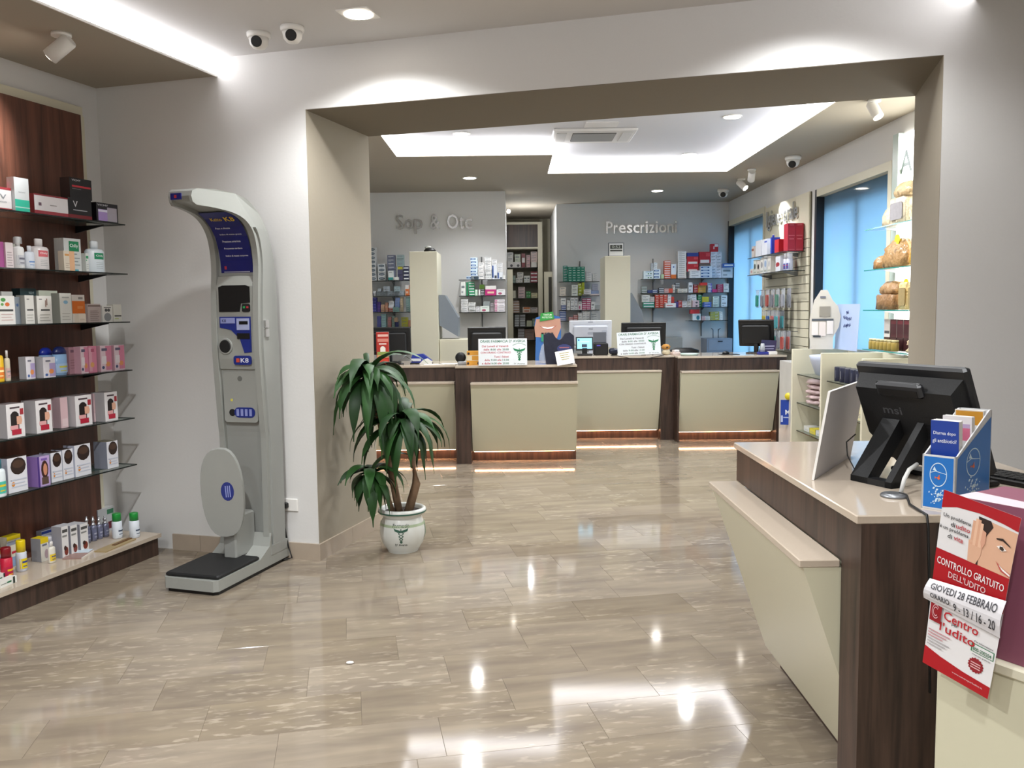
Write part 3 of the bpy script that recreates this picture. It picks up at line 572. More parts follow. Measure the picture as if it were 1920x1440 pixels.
    (2.999, -0.015, 0.118, 0.076, 2, 1, '#4a68b8', 'lines', 'blue carton'),
    (3.152, -0.017, 0.088, 0.162, 4, 1, '#c9d6cc', 'lines', 'white green carton'),
    (3.28, -0.018, 0.091, 0.176, 2, 1, '#d4dce0', 'lines', 'white teal carton'),
  ]),
  ('short lowest Prescrizioni shelf', 13.45, 1.375, [
    (2.859, -0.004, 0.128, 0.103, 1, 1, '#dfe6e8', 'tealspot', 'white carton with teal figure'),
    (2.832, 0.1, 0.142, 0.065, 1, 1, '#cf2f34', 'plain', 'red packet'),
    (2.961, -0.004, 0.055, 0.065, 3, 1, '#dcb4b8', 'lines', 'flat pink carton'),
    (3.027, -0.005, 0.074, 0.065, 3, 1, '#dcdcd8', 'lines', 'flat white carton'),
    (3.101, -0.006, 0.067, 0.126, 3, 1, '#b4b04a', 'lines', 'olive yellow carton'),
    (3.169, -0.007, 0.068, 0.13, 3, 1, '#a8a84a', 'lines', 'olive carton'),
    (3.231, -0.008, 0.051, 0.13, 5, 1, '#e2e4e0', 'lines', 'flat white carton'),
  ]),
]
# ================================================================ the setting
# floor: polished stone tiles laid at an angle to both rooms
fl = struct(MB().box(-7, 6.5, -5, 17, -.12, -.003, M('#9a8e7e', .5)).obj('floor'))
TA = math.radians(10.7); U = Vector((math.cos(TA), math.sin(TA), 0)); T = Vector((-math.sin(TA), math.cos(TA), 0))
tm = MB(); W2, H2, bv = .2996, .1496, .0007
V = [(-W2,-H2,-.01),(W2,-H2,-.01),(W2,H2,-.01),(-W2,H2,-.01),(-W2,-H2,-bv),(W2,-H2,-bv),(W2,H2,-bv),(-W2,H2,-bv),
     (-W2+bv,-H2+bv,0),(W2-bv,-H2+bv,0),(W2-bv,H2-bv,0),(-W2+bv,H2-bv,0)]
FQ = [(0,1,5,4),(1,2,6,5),(2,3,7,6),(3,0,4,7),(4,5,9,8),(5,6,10,9),(6,7,11,10),(7,4,8,11),(8,9,10,11)]
tm.add(V, FQ, MARBLE); tme = tm.data('tile')
rng = random.Random(4); near = []; rest = []
for j in range(-30, 60):
    v = 3.266 - .15 + .3*j; off = (-.2915 + .3 + [0, .31, .12, .45, .22, .52][j % 6] + rng.uniform(-.04, .04)) if j != 0 else -.2915+.3
    for i in range(-16, 18):
        u = off + .6*i; c = U*u + T*v
        if not (-6.8 < c.x < 6.3 and -4.8 < c.y < 16.8): continue
        s_, g_ = c.x*CA - c.y*SA, c.x*SA + c.y*CA
        vis = c.y > 2.1 and abs(c.x)/c.y < .66 and c.y < 11.2 and not (g_ > 4.9 and s_ < -3.0 and c.y < 6.3) and not (c.x > 1.1 and c.y < 3.4)
        (near if vis else rest).append(c)
near.sort(key=lambda c: c.length); rest += near[300:]
for c in near[:300]:
    o = bpy.data.objects.new('tile', tme); COL.objects.link(o); o.location = c; o.rotation_euler = (0, 0, TA); o.parent = fl
rm = MB()
for c in rest:
    rm.X = Matrix.Translation(c) @ Matrix.Rotation(TA, 4, 'Z'); rm.add(V, FQ[4:], MARBLE)
ro = struct(rm.obj('tile_field', fl), 'stuff')

# front room shell (front-room axes)
def fr(mb, name): return struct(mb.obj(name, rz=-A))
fr(MB().box(-4.45, -4.263, -3, 4.9, 0, 3.4, WALL), 'wall_left')
fr(MB().box(3.0, 3.2, -3, 4.9, 0, 3.4, WALL), 'wall_right')
fr(MB().box(-4.45, 3.2, -3.2, -3, 0, 3.4, WALL), 'wall_rear')
mb = MB()
mb.box(-4.6, -2.731, 4.866, 5.737, 0, 3.55, WALL); mb.box(.816, 3.6, 4.866, 5.737, 0, 3.55, WALL)
mb.box(-2.731, .816, 4.866, 5.737, 2.81, 3.55, WALL)
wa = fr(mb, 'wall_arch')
mb = MB(); e = .003                                               # taupe paint on the reveals; lintel underside darkened for its shade
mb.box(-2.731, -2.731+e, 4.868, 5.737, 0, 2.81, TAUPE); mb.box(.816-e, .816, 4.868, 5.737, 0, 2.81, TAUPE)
mb.box(-2.731, .816, 4.868, 5.737, 2.81-e, 2.81, LINTEL_SHADED); mb.obj('reveal_paint', wa)
fr(MB().box(-3.35, .95, -3, 4.866, 3.17, 3.4, CEIL), 'ceiling_front')
so = fr(MB().box(-4.263, -3.35, -3, 4.866, 3.06, 3.4, SOFF), 'ceiling_soffit')
MB().box(-3.35, -3.342, -3, 4.866, 3.055, 3.067, WHITE).obj('edge_lip', so)
MB().box(-3.35, -3.343, -2.9, 4.860, 3.070, 3.162, LED).obj('cove_light', so)
so = fr(MB().box(.95, 3.0, -3, 4.866, 3.06, 3.4, SOFF), 'ceiling_soffit_right')
MB().box(.943, .95, -2.9, 4.860, 3.070, 3.162, LED).obj('cove_light', so)
bb = MB()
o = struct(MB().box(-3.82, -3.605, 4.851, 4.866, 0, .107, STONE).obj('baseboard_arch', rz=-A))
for a_, b_ in ((-3.603, -3.02), (-3.018, -2.715)): MB().box(a_, b_, 4.851, 4.866, 0, .107, STONE).obj('stone_skirting_piece', o)
o = struct(MB().box(-2.731, -2.715, 4.866, 5.30, 0, .107, STONE).obj('baseboard_reveal', rz=-A))
MB().box(-2.731, -2.715, 5.302, 5.742, 0, .107, STONE).obj('stone_skirting_piece', o)

# dispensing room shell (world axes)
struct(MB().box(-3.0, -.063, 12.16, 12.36, 0, 3.2, WALL).box(-.163, -.063, 12.36, 15.9, 0, 3.2, WALL).obj('wall_back_left'))
struct(MB().box(.721, 3.4, 13.70, 13.9, 0, 3.2, WALL).box(.721, .821, 13.9, 15.9, 0, 3.2, WALL).obj('wall_back_right'))
struct(MB().box(-.3, .9, 15.9, 16.1, 0, 3.2, CREAMW).obj('wall_recess'))
struct(MB().box(-3.2, -3.0, 6.6, 12.3, 0, 3.4, WALL).obj('wall_side_left'))
W1 = (11.77, 13.66, .35, 2.85); WW2 = (7.89, 9.77, .60, 2.805)
mb = MB()
for y0, y1, z0, z1 in ((4.3, WW2[0], 0, 3.4), (WW2[0], WW2[1], 0, WW2[2]), (WW2[0], WW2[1], WW2[3], 3.4), (WW2[1], W1[0], 0, 3.4),
                       (W1[0], W1[1], 0, W1[2]), (W1[0], W1[1], W1[3], 3.4), (W1[1], 14.0, 0, 3.4)):
    mb.box(3.4, 3.6, y0, y1, z0, z1, WALL)
struct(mb.obj('wall_side_right'))
ZC, ZT = 3.2, 3.36
cx0, cxm, cx1, cy0, cy1, cy2 = -1.19, .46, 2.62, 6.7, 9.38, 10.66
mb = MB()
for x0, x1, y0, y1 in ((-3.2, cx0, 4.4, 16), (cx1, 3.6, 4.4, 16), (cx0, cx1, 4.4, cy0), (cx0, cxm, cy1, 16), (cxm, cx1, cy2, 16)):
    mb.box(x0, x1, y0, y1, ZC, ZC+.05, SOFF)
cb = struct(mb.obj('ceiling_back'))
MB().box(-3.2, 3.6, 4.4, 16.1, ZT, ZT+.1, M('#cfcfd3', .9, var=.01)).obj('coffer_panel', cb)
mb = MB(); t = .012; za, zb = ZC+.006, ZT-.004
for x0, x1, y0, y1 in ((cx0, cx0+t, cy0, cy1), (cx0, cxm, cy1-t, cy1), (cxm-0, cxm+t, cy1-t, cy2), (cxm, cx1, cy2-t, cy2), (cx1-t, cx1, cy0, cy2)):
    mb.box(x0, x1, y0, y1, za, zb, LED)
mb.obj('cove_light', cb)

def window(name, W, far_dark):
    y0, y1, z0, z1 = W
    o = struct(MB().box(3.47, 3.485, y0+.03, y1-.03, z0+.03, z1-.03, FROST).obj(name))
    mb = MB(); fm = CREAMW
    mb.box(3.385, 3.5, y0-.05, y0+.03, z0, z1+.05, fm); mb.box(3.385, 3.5, y0+.03, y1-.03, z1-.03, z1+.05, fm)
    mb.box(3.39, 3.5, y0+.03, y1-.03, z0, z0+.03, fm); mb.obj('window_frame', o)
    MB().box(3.385, 3.5, y1-.03, y1+.03, z0, z1+.05, far_dark).obj('dark_jamb', o)
    m_ = (y0+y1)/2
    MB().box(3.55, 3.60, m_-.04, m_+.04, z0, z1, GREYP).obj('unseen_shade_bar', o)  # unseen bar added outside to shade a band of the pane
    return o
window('window_1', W1, M('#141b26', .4)); window('window_2', WW2, M('#141b26', .4))
# unseen boxes added outside, cutting off sky to darken both window tops
for n, W in (('unseen_sky_blocker_1', W1), ('unseen_sky_blocker_2', WW2)):
    struct(MB().box(3.6, 4.0, W[0]-.2, W[1]+.2, W[3]-.22, W[3]+.3, GREYP).obj(n))

# ================================================================ lamps in the ceilings
def downlight(loc, rz, label, square, group, power, spot=2.5, frame=.075):
    t = thing('recessed_downlight', label, 'downlight', loc, rz, group)
    mb = MB()
    if square: mb.prism([(-.09,-.09),(.09,-.09),(.09,.09),(-.09,.09)], -.006, 0, WHITE, 'z')
    else: mb.lathe([(frame+.015, -.008), (frame+.015, 0)], WHITE, 20)
    mb.obj('trim_ring', t)
    MB().lathe([(frame, -.0095), (frame, -.008)], LAMP, 20).obj('lens', t)
    light('lamp', 'SPOT', (0, 0, -.03), power, parent=t, size=.05, spot=spot, blend=.6)
    return t
downlight(FG(-2.131, 4.397, 3.17), -A, 'square white recessed downlight in the front ceiling beside two dome cameras', True, None, E_DOWN*.8)
for s_, g_ in ((.15, 4.4), (-2.13, 2.3), (.15, 2.3), (-2.13, .2), (.15, .2), (-2.13, -1.9), (.15, -1.9)):
    light('unseen_ceiling_lamp', 'SPOT', FG(s_, g_, 3.14), E_DOWN*((.5 if s_ > 0 else 1.1)*(.8 if g_ > 4 else 1.25)), size=.05, spot=2.5, blend=.6)
for x, y, z, l in ((-.48, 9.0, ZT, 'round recessed downlight in the bright coffer left of the air conditioner'),
                   (2.10, 10.36, ZT, 'round recessed downlight in the coffer nearest its far right corner'),
                   (2.10, 8.36, ZT, 'round recessed downlight in the coffer closest to the archway, right side'),
                   (-.49, 10.89, ZC, 'round recessed downlight in the grey ceiling above Sop lettering'),
                   (2.05, 12.28, ZC, 'round recessed downlight in the grey ceiling above Prescrizioni lettering')):
    downlight((x, y, z), 0, l, False, 'round downlights of the dispensing room', E_DOWN*(.8 if z == ZT else .6 if x < 0 else .32))

for x_ in (-.2, .9, 2.1): light('unseen_ceiling_lamp', 'SPOT', (x_, 7.2, ZT-.03), E_DOWN*.8, size=.05, spot=2.5, blend=.6)  # lamps added behind the lintel, unseen, to brighten the back counters
def spotlight(loc, rz, target, label, power, group=None, spot=.75, blend=.5):
    t = thing('ceiling_spotlight', label, 'spotlight', loc, 0, group)
    MB().lathe([(.05, -.018), (.05, 0)], WHITE, 16).obj('mounting_plate', t)
    d = (Vector(target)-Vector(loc)).normalized(); h = Vector((0, 0, -.07)); q = d.to_track_quat('Z', 'Y').to_matrix().to_4x4()
    mb = MB(); mb.tube([(0, 0, -.015), (0, 0, -.06)], .009, WHITE); mb.obj('stem', t)
    mb = MB(); mb.X = Matrix.Translation(h) @ q; mb.lathe([(.036, -.06), (.042, -.05), (.042, .085)], WHITE, 16); mb.obj('barrel', t)
    mb = MB(); mb.X = Matrix.Translation(h) @ q; mb.lathe([(.035, .0855), (.035, .087)], LAMP if power else M('#c8c4bc', .3), 16); mb.obj('lens', t)
    if power:
        p = h + d*.11; o = light('lamp', 'SPOT', p, power, parent=t, size=.03, spot=spot, blend=blend); o.rotation_euler = d.to_track_quat('-Z', 'Y').to_euler()
spotlight(FG(-3.60, 3.876, 3.06), 0, FG(-4.2, 3.72, 2.60), 'white tube spotlight under the left soffit aimed at the wood panel', 60, None, 1.5, 1.0)
spotlight((2.95, 11.26, ZC), 0, (3.38, 10.75, 2.62), 'lit white spotlight aimed at the oral hygiene lettering', 60)
spotlight((2.87, 10.49, ZC), 0, (3.2, 12.5, 1.8), 'white spotlight turned to the far wall beside the lit one', 0)
spotlight((2.90, 7.07, ZC), 0, (3.3, 6.3, 1.8), 'white spotlight on the ceiling closest to the right archway jamb', 0)

cl_ = thing('corner_lamp', 'tiny white glowing lamp on the wall corner by the alcove', 'lamp', (-.063, 12.30, 2.94))
MB().lathe([(.03, 0), (.03, .02)], WHITE, 14, ax='x').obj('base', cl_); MB().lathe([(.001, .02), (.022, .025), (.03, .045), (.022, .065), (.001, .07)], LAMP, 14, ax='x').obj('globe', cl_)
light('lamp', 'POINT', (.30, 1.6, -.15), 7, parent=cl_, size=.05)  # light added inside the alcove to brighten it, well off the globe
def dome_camera(loc, aim, label, k=1.0):
    t = thing('dome_camera', label, 'security camera', loc, 0)
    MB().lathe([(.062*k, -.030*k), (.066*k, -.018*k), (.066*k, 0)], WHITE, 20).obj('base', t)
    MB().lathe([(.010*k, -.092*k), (.034*k, -.086*k), (.050*k, -.066*k), (.057*k, -.028*k)], WHITE, 20).obj('ball_housing', t)
    d = Vector(aim).normalized(); q = d.to_track_quat('Z', 'Y').to_matrix().to_4x4()
    mb = MB(); mb.X = Matrix.Translation((0, 0, -.045*k)) @ q; mb.lathe([(.031*k, .0), (.031*k, .050*k), (.027*k, .054*k)], BLACK, 20); mb.obj('lens', t)
dome_camera(FG(-2.818, 4.518, 3.17), (-.05, -1, -.30), 'white dome camera with black lens, left one of the front ceiling pair')
dome_camera(FG(-2.579, 4.479, 3.17), (.05, -1, -.30), 'white dome camera with black lens, right one of the front ceiling pair')
dome_camera((3.085, 9.64, ZC), (-.5, -1, -.75), 'white dome camera on the dispensing room ceiling above the big window', 1.3)
dome_camera((2.96, 12.25, ZC), (-.3, -1, -.5), 'small white dome camera in the far right corner of the ceiling', 1.2)

ac = thing('ceiling_air_conditioner', 'white ceiling cassette air conditioner with dark slotted grille in the coffer', 'air conditioner', (.86, 9.12, ZT), 0)
MB().bbox(-.42, .42, -.33, .33, -.03, 0, M('#d5d3d1', .5), .01).obj('casing', ac)
MB().box(-.22, .22, -.20, .20, -.034, -.03, BLACKM).obj('grille_recess', ac)
for k in range(14):
    MB().box(-.215, .215, -.19+.0285*k, -.19+.0285*k+.010, -.040, -.033, M('#9a9a98', .4)).obj('grille_slat', ac)
for sx in (-1, 1): MB().box(sx*.33-.05, sx*.33+.05, -.22, .22, -.036, -.03, M('#b9b7b4', .4)).obj('air_vane', ac)
MB().box(-.12, .20, -.60, -.36, -.008, 0, M('#dcdad9', .6)).obj('service_hatch', ac)

# ================================================================ wall shelving on the left
sh = thing('wall_display_shelving', 'walnut panelled wall display with six black-edged glass shelves on stone plinth', 'shelving', FG(-4.263, 0, 0), -A)
MB().box(.002, .06, .6, 4.65, .12, 2.84, PANELWOOD).obj('back_panel', sh)
MB().box(.002, .030, .6, 4.70, 2.84, 2.90, CREAMW).box(.002, .040, 4.65, 4.70, .12, 2.84, CREAMW).obj('panel_surround', sh)
SHELFZ = [2.142, 1.834, 1.531, 1.225, .916, .615]
for z in SHELFZ:
    o = MB().box(.06, .363, .6, 4.64, z-.006, z, GLASS).obj('glass_shelf', sh)
    MB().box(.357, .365, .6, 4.642, z-.0065, z+.0005, GLASSEDGE).box(.06, .36, 4.637, 4.643, z-.0065, z+.0005, GLASSEDGE).obj('shelf_edge', o)
    for g_ in (4.56, 3.3, 2.0): MB().prism([(.06, z-.05), (.27, z-.012), (.27, z-.007), (.06, z-.007)], g_-.006, g_+.006, BLACKM, 'y').obj('bracket', o)
MB().box(.002, .433, .6, 4.72, 0, .118, WOOD).obj('plinth', sh)
MB().box(.002, .450, .6, 4.735, .118, .142, QUARTZ).obj('plinth_top', sh)

tag(MB().lathe([(.004, 0), (.014, .002), (.012, .007), (.003, .010)], M('#dcd8d2', .7), 7, sx=1.4).obj('paper_scrap', None, (-.745, 3.80, .0003)), 'tiny crumpled white paper scrap lying on the stone floor', 'scrap')
# ================================================================ goods: cartons, bottles, cans
def carton_mesh(name, w, d, h, col, prints=(), side=None, top=None, rough=.4):
    """carton with its base centre at the origin, front at y=-d/2; prints: (x0,x1,z0,z1,colour) as fractions of the front"""
    mb = MB(); sm = M(side or col, rough); tmx = M(top or col, rough)
    mb.box(-w/2, w/2, -d/2, d/2, 0, h, sm, top=tmx, front=M(col, rough))
    for k, p in enumerate(prints):
        y = -d/2-.0006-.0002*k
        if isinstance(p[0], str):
            if p[0] == 'T': mb.text(p[1], -w/2+p[2]*w, p[3]*h, p[4]*h, M(p[5], .5), w=p[6]*w, y=y)
            else:                                     # ellipse
                _, x, z, rx, rz_, c = p
                mb.quad([(-w/2+x*w+rx*w*math.cos(t*.5236), y, z*h+rz_*h*math.sin(t*.5236)) for t in range(12)], M(c, .4))
        else:
            x0, x1, z0, z1, c = p
            mb.quad([(-w/2+x0*w, y, z0*h), (-w/2+x1*w, y, z0*h), (-w/2+x1*w, y, z1*h), (-w/2+x0*w, y, z1*h)], M(c, rough))
    return mb
def lines(c, n=3, z0=.2, x1=.85): return [(.15, x1-.1*(k % 2), z0+.1*k, z0+.1*k+.03, c) for k in range(n)]
HAIR = [(.2, .75, .86, .91, '#4a3a40'), (.22, .68, .22, .70, '#1d1210'), ('E', .45, .64, .23, .14, '#1d1210'), (.55, .82, .38, .62, '#d9a68c'),
        ('E', .70, .50, .16, .13, '#d9a68c'), (.75, .95, .66, .84, '#a02a34'), (.18, .62, .24, .36, '#d9a0a0'), (.25, .78, .08, .24, '#b01f38')]
HAIRB = [('E', .55, .74, .40, .25, '#2c1c16'), ('E', .55, .80, .30, .12, '#4a3326'), (.12, .40, .34, .37, '#555a70'), ('E', .25, .24, .08, .07, '#d78a3a')] + lines('#c3c8d6', 3, .14, .95)
CSTY = {
 'vred': ('#e4e0e0', [(0, 1, .90, 1, '#a02834'), (0, 1, 0, .10, '#a02834'), ('T', 'V', .55, .48, .22, '#8a8f94', .35), ('T', 'VICHY', .55, .33, .07, '#8a8f94', .4)], None, '#a02834'),
 'teal': ('#dfe4e6', [(0, 1, .02, .36, '#2fc7a8'), (0, 1, .12, .15, '#bfeee2'), ('T', 'VICHY', .5, .56, .03, '#7d858a', .5)], None, None),
 'redw': ('#e6e2e4', [(0, 1, 0, .22, '#a03440'), (0, 1, .93, 1, '#8a1f2c'), (.12, .2, .45, .6, '#6b5260'), (.45, .65, .5, .54, '#888080')], '#7a2028', '#8a1f2c'),
 'blkv': ('#17171a', [(0, 1, 0, .22, '#7a1f26'), ('T', 'V', .30, .58, .28, '#d0d0d2', .2), (.2, .8, .42, .46, '#b9b9bc')], None, '#5a1a20'),
 'blkr': ('#141417', [(.1, .95, .55, .64, '#c0303c'), ('T', 'VICHY', .3, .84, .09, '#c9c9cc', .4), (.1, .5, .45, .48, '#707074')], None, None),
 'lilacdark': ('#1c1a20', [(.08, .55, .12, .68, '#a98fc8'), (.5, .95, .12, .80, '#a8a2ac'), (.08, .5, .55, .66, '#e2dff0'), ('T', 'VICHY', .3, .84, .09, '#c9c9cc', .5)], '#131216', '#131216'),
 'magenta': ('#a3468a', [], None, None), 'pinkw': ('#dfd3d4', lines('#a89a9c', 6, .1), '#d9b6c2', None), 'greenw': ('#d3d6c8', lines('#9aa090', 6, .1), None, None),
 'chilly': ('#d9dcda', [(.30, .88, .62, .92, '#1f8a5a'), ('T', 'Chilly', .59, .71, .13, '#f2f6f4', .48), (.5, .75, .53, .55, '#555a58')] + lines('#9aa2a0', 3, .2, .9) + [(.55, .8, .03, .08, '#4aa0b0')], None, None),
 'peach': ('#ddd2c0', [(.1, .5, .75, .85, '#d9a060'), (.52, 1, 0, 1, '#e3b48c')] + lines('#b9a894', 3, .15, .5), None, None),
 'greenbars': ('#dfe2de', [(.1, .9, .72, .86, '#3a9a68'), (.1, .4, .60, .66, '#3a9a68')] + lines('#a9b0ac', 3), None, None),
 'fruit': ('#e0deda', [('E', .32, .86, .15, .07, '#3f8a3c'), ('E', .55, .70, .14, .07, '#d46a2a'), ('E', .25, .70, .09, .05, '#5f9a4a'), (.08, .88, .46, .53, '#3a3a38')] + lines('#c9b0ac', 3, .14), None, None),
 'greytop': ('#b9b8b4', [], None, None), 'greyblue': ('#7f8890', [('E', .5, .7, .2, .06, '#3c5a86')], None, None), 'dark': ('#20383c', [('T', 'VICHY', .7, .84, .07, '#9fb0b0', .35)], None, None),
 'wband': ('#d7d5cf', [(.2, .9, .46, .52, '#4a4a48'), (.2, .5, .85, .88, '#777777')] + lines('#b0aea8', 3, .1), '#a9a7a0', None),
 'wband2': ('#dedcd6', [(.25, .85, .46, .52, '#3a3a38'), (.15, .35, .86, .89, '#777777'), (.55, .62, .60, .84, '#8a6a5c'), (.64, .70, .66, .90, '#8a6a5c')] + lines('#b0aea8', 3, .1), '#aaa8a2', None),
 'palegreen': ('#c4c9b8', [], None, None), 'bluedrop': ('#dad9d2', [('E', .5, .70, .2, .06, '#8ab4cf'), (.2, .8, .84, .88, '#a9aca8')] + lines('#bcbab2', 3, .1), '#9fa096', None),
 'orange': ('#d6d0c8', [(0, 1, .33, .78, '#cf6a22'), (.5, .85, .84, .92, '#8a8480'), (.4, .85, .5, .6, '#d98a4c')], None, None), 'peachs': ('#e0d3c2', lines('#b59c88', 2, .3), None, None),
 'pinkgrey': ('#b9a9a4', [(0, 1, .86, .92, '#5a4038')] + lines('#8c7c78', 6, .1), None, '#d6d2cc'),
 'heart': ('#dedcd6', [('E', .5, .30, .36, .26, '#8f9294'), (.15, .85, .84, .90, '#666666'), ('E', .36, .72, .14, .1, '#555555'), ('E', .62, .72, .14, .1, '#555555')], None, None),
 'limeline': ('#dbd9cf', [(.1, .95, .30, .38, '#4a4a46'), (.1, .6, .16, .20, '#a9b84a')], None, None),
 'lilacw': ('#dad6dc', [(.5, 1, .05, .7, '#a99ac4'), ('E', .65, .3, .2, .12, '#d98a50'), (.2, .6, .78, .86, '#6a6a78'), ('E', .25, .14, .12, .07, '#3a5a98')], '#b6b4b8', None),
 'greyw': ('#b3b0b0', lines('#8a8890', 3), None, None),
 'pinkb': ('#dcc4cc', [(.45, 1, .05, .98, '#cf7f98'), (.1, .6, .80, .9, '#5c5870'), ('E', .65, .28, .2, .1, '#d9905a'), ('E', .2, .16, .12, .06, '#3f4a70'), (.1, .5, .3, .6, '#e6dce0')], '#c69aa6', None),
 'pinkb2': ('#cf8098', [(.0, .4, .05, .95, '#d9a0b0'), ('E', .4, .3, .25, .1, '#d9a060'), (.3, .7, .78, .9, '#a8506c')], None, None), 'pinkg': ('#a8808a', [(.2, .8, .8, .9, '#6c5060')] + lines('#8c6670', 4), None, None),
 'hair': ('#e0dcdc', HAIR, '#b4b0b2', '#8c8080'), 'hairs': ('#d9c6c6', [(.3, .9, .1, .5, '#a03440'), (.4, .9, .5, .7, '#d9a68c')], '#b4a6a8', '#8c8080'), 'hairp': ('#cfb0b4', [(.2, .9, .05, .3, '#d9c2c4')], '#b49aa0', '#9c9094'),
 'brownhair': ('#dedee4', HAIRB, '#aeb2c2', '#3a2c26'), 'brownhair2': ('#dedee4', HAIRB, '#8a8e9c', '#6a6450'),
 'purple': ('#b79fce', [(0, .16, .0, 1, '#4a2f7c'), ('E', .58, .55, .30, .30, '#3c2018'), ('E', .62, .55, .17, .20, '#c98a6c'), (.3, .86, .06, .30, '#5a463c'), (.3, .8, .86, .93, '#7a5aa8')], '#8f6fb0', '#8a84a0'),
 'yelw': ('#cdd0da', [(0, 1, .82, 1, '#e0c81a'), (.1, .6, .6, .7, '#3a4f90'), (.2, .8, .25, .4, '#4a9a70'), (.3, .9, .1, .2, '#c84a3a')], None, '#e0c81a'),
 'yelw2': ('#dcd6c4', [(0, 1, .88, 1, '#e3cc12'), (0, .7, .72, .84, '#8a90a0'), (0, .25, 0, .6, '#e3cc12'), (.3, .9, .45, .52, '#c03040'), (.3, 1, .05, .35, '#8ea8cc')], None, '#e3cc12'),
 'yelgrey': ('#d9d6cc', [(0, 1, .78, 1, '#dcc014'), (.2, .8, .66, .74, '#6a7080'), ('E', .7, .3, .25, .2, '#b09aa0')], '#8e8e94', '#d9bf1c'),
 'bluetop': ('#d4d6e2', [(0, 1, .86, .97, '#34489a'), (.2, .8, .5, .6, '#c05a6a')], '#a9acb8', '#8f94a8'),
 'knee': ('#e0dedc', [(.1, .9, .80, .90, '#50504e'), (.1, .8, .66, .72, '#8a8a88'), ('E', .6, .20, .3, .14, '#7a3428'), ('E', .45, .30, .2, .08, '#3a2420')], '#9c9ca6', '#c4c4c8'),
 'greybox': ('#b6b8be', [(.1, .9, .8, .9, '#5a605c')], '#8c8e98', '#d4d6d8'), 'greybox2': ('#c6c9cc', [(.55, .95, .72, .92, '#3a7a58'), (.6, .9, .1, .4, '#6a2430')], '#8c8e98', '#dadcdc'),
}
BSTY = {  # body, cap, label, label colour z-range, kind extras
 'clearcap': ('#e2e2e2', '#d4d6d8', '#c9cbd2', '#6a6a7a'), 'bluew': ('#d6dce6', '#dfe3ea', '#d6dce6', '#6a90c8'), 'pinklab': ('#e2dcdc', '#e6e2e2', '#d96a72', '#ffffff'),
 'chillyb': ('#dfe8ee', '#e6ecf0', '#1f8f62', '#f2f8f4'), 'yellow': ('#e0b41a', '#d8c21c', '#e07a24', '#f6e0a0'), 'clear': ('#c9c0a8', '#dcd4d2', '#c9a4a0', '#888888'),
 'bluecap1': ('#8fb0dc', '#1d2f9a', '#b9c8e0', '#3a4a80'), 'bluecap2': ('#8fb4dc', '#18255e', '#a9c4e4', '#c8c44a'), 'tealcap': ('#dde6ea', '#2f6f7c', '#4ab8a4', '#d8c02a'),
 'redcan': ('#c0203c', '#7e101c', '#b01c44', '#e8b020'), 'yelspray': ('#cdd2dc', '#e4c80e', '#e0c814', '#2a3f90'), 'whiteyel': ('#dcd8cc', '#eceae8', '#e0c030', '#50506a'),
 'bluecan': ('#d2d4e4', '#e2e2ea', '#3a4a98', '#c0506a'), 'silver': ('#7f8298', '#c8cad0', '#6a6e88', '#a8aabc'), 'greencan': ('#dbe2ea', '#1f8f3a', '#dbe2ea', '#3a4a60'),
}
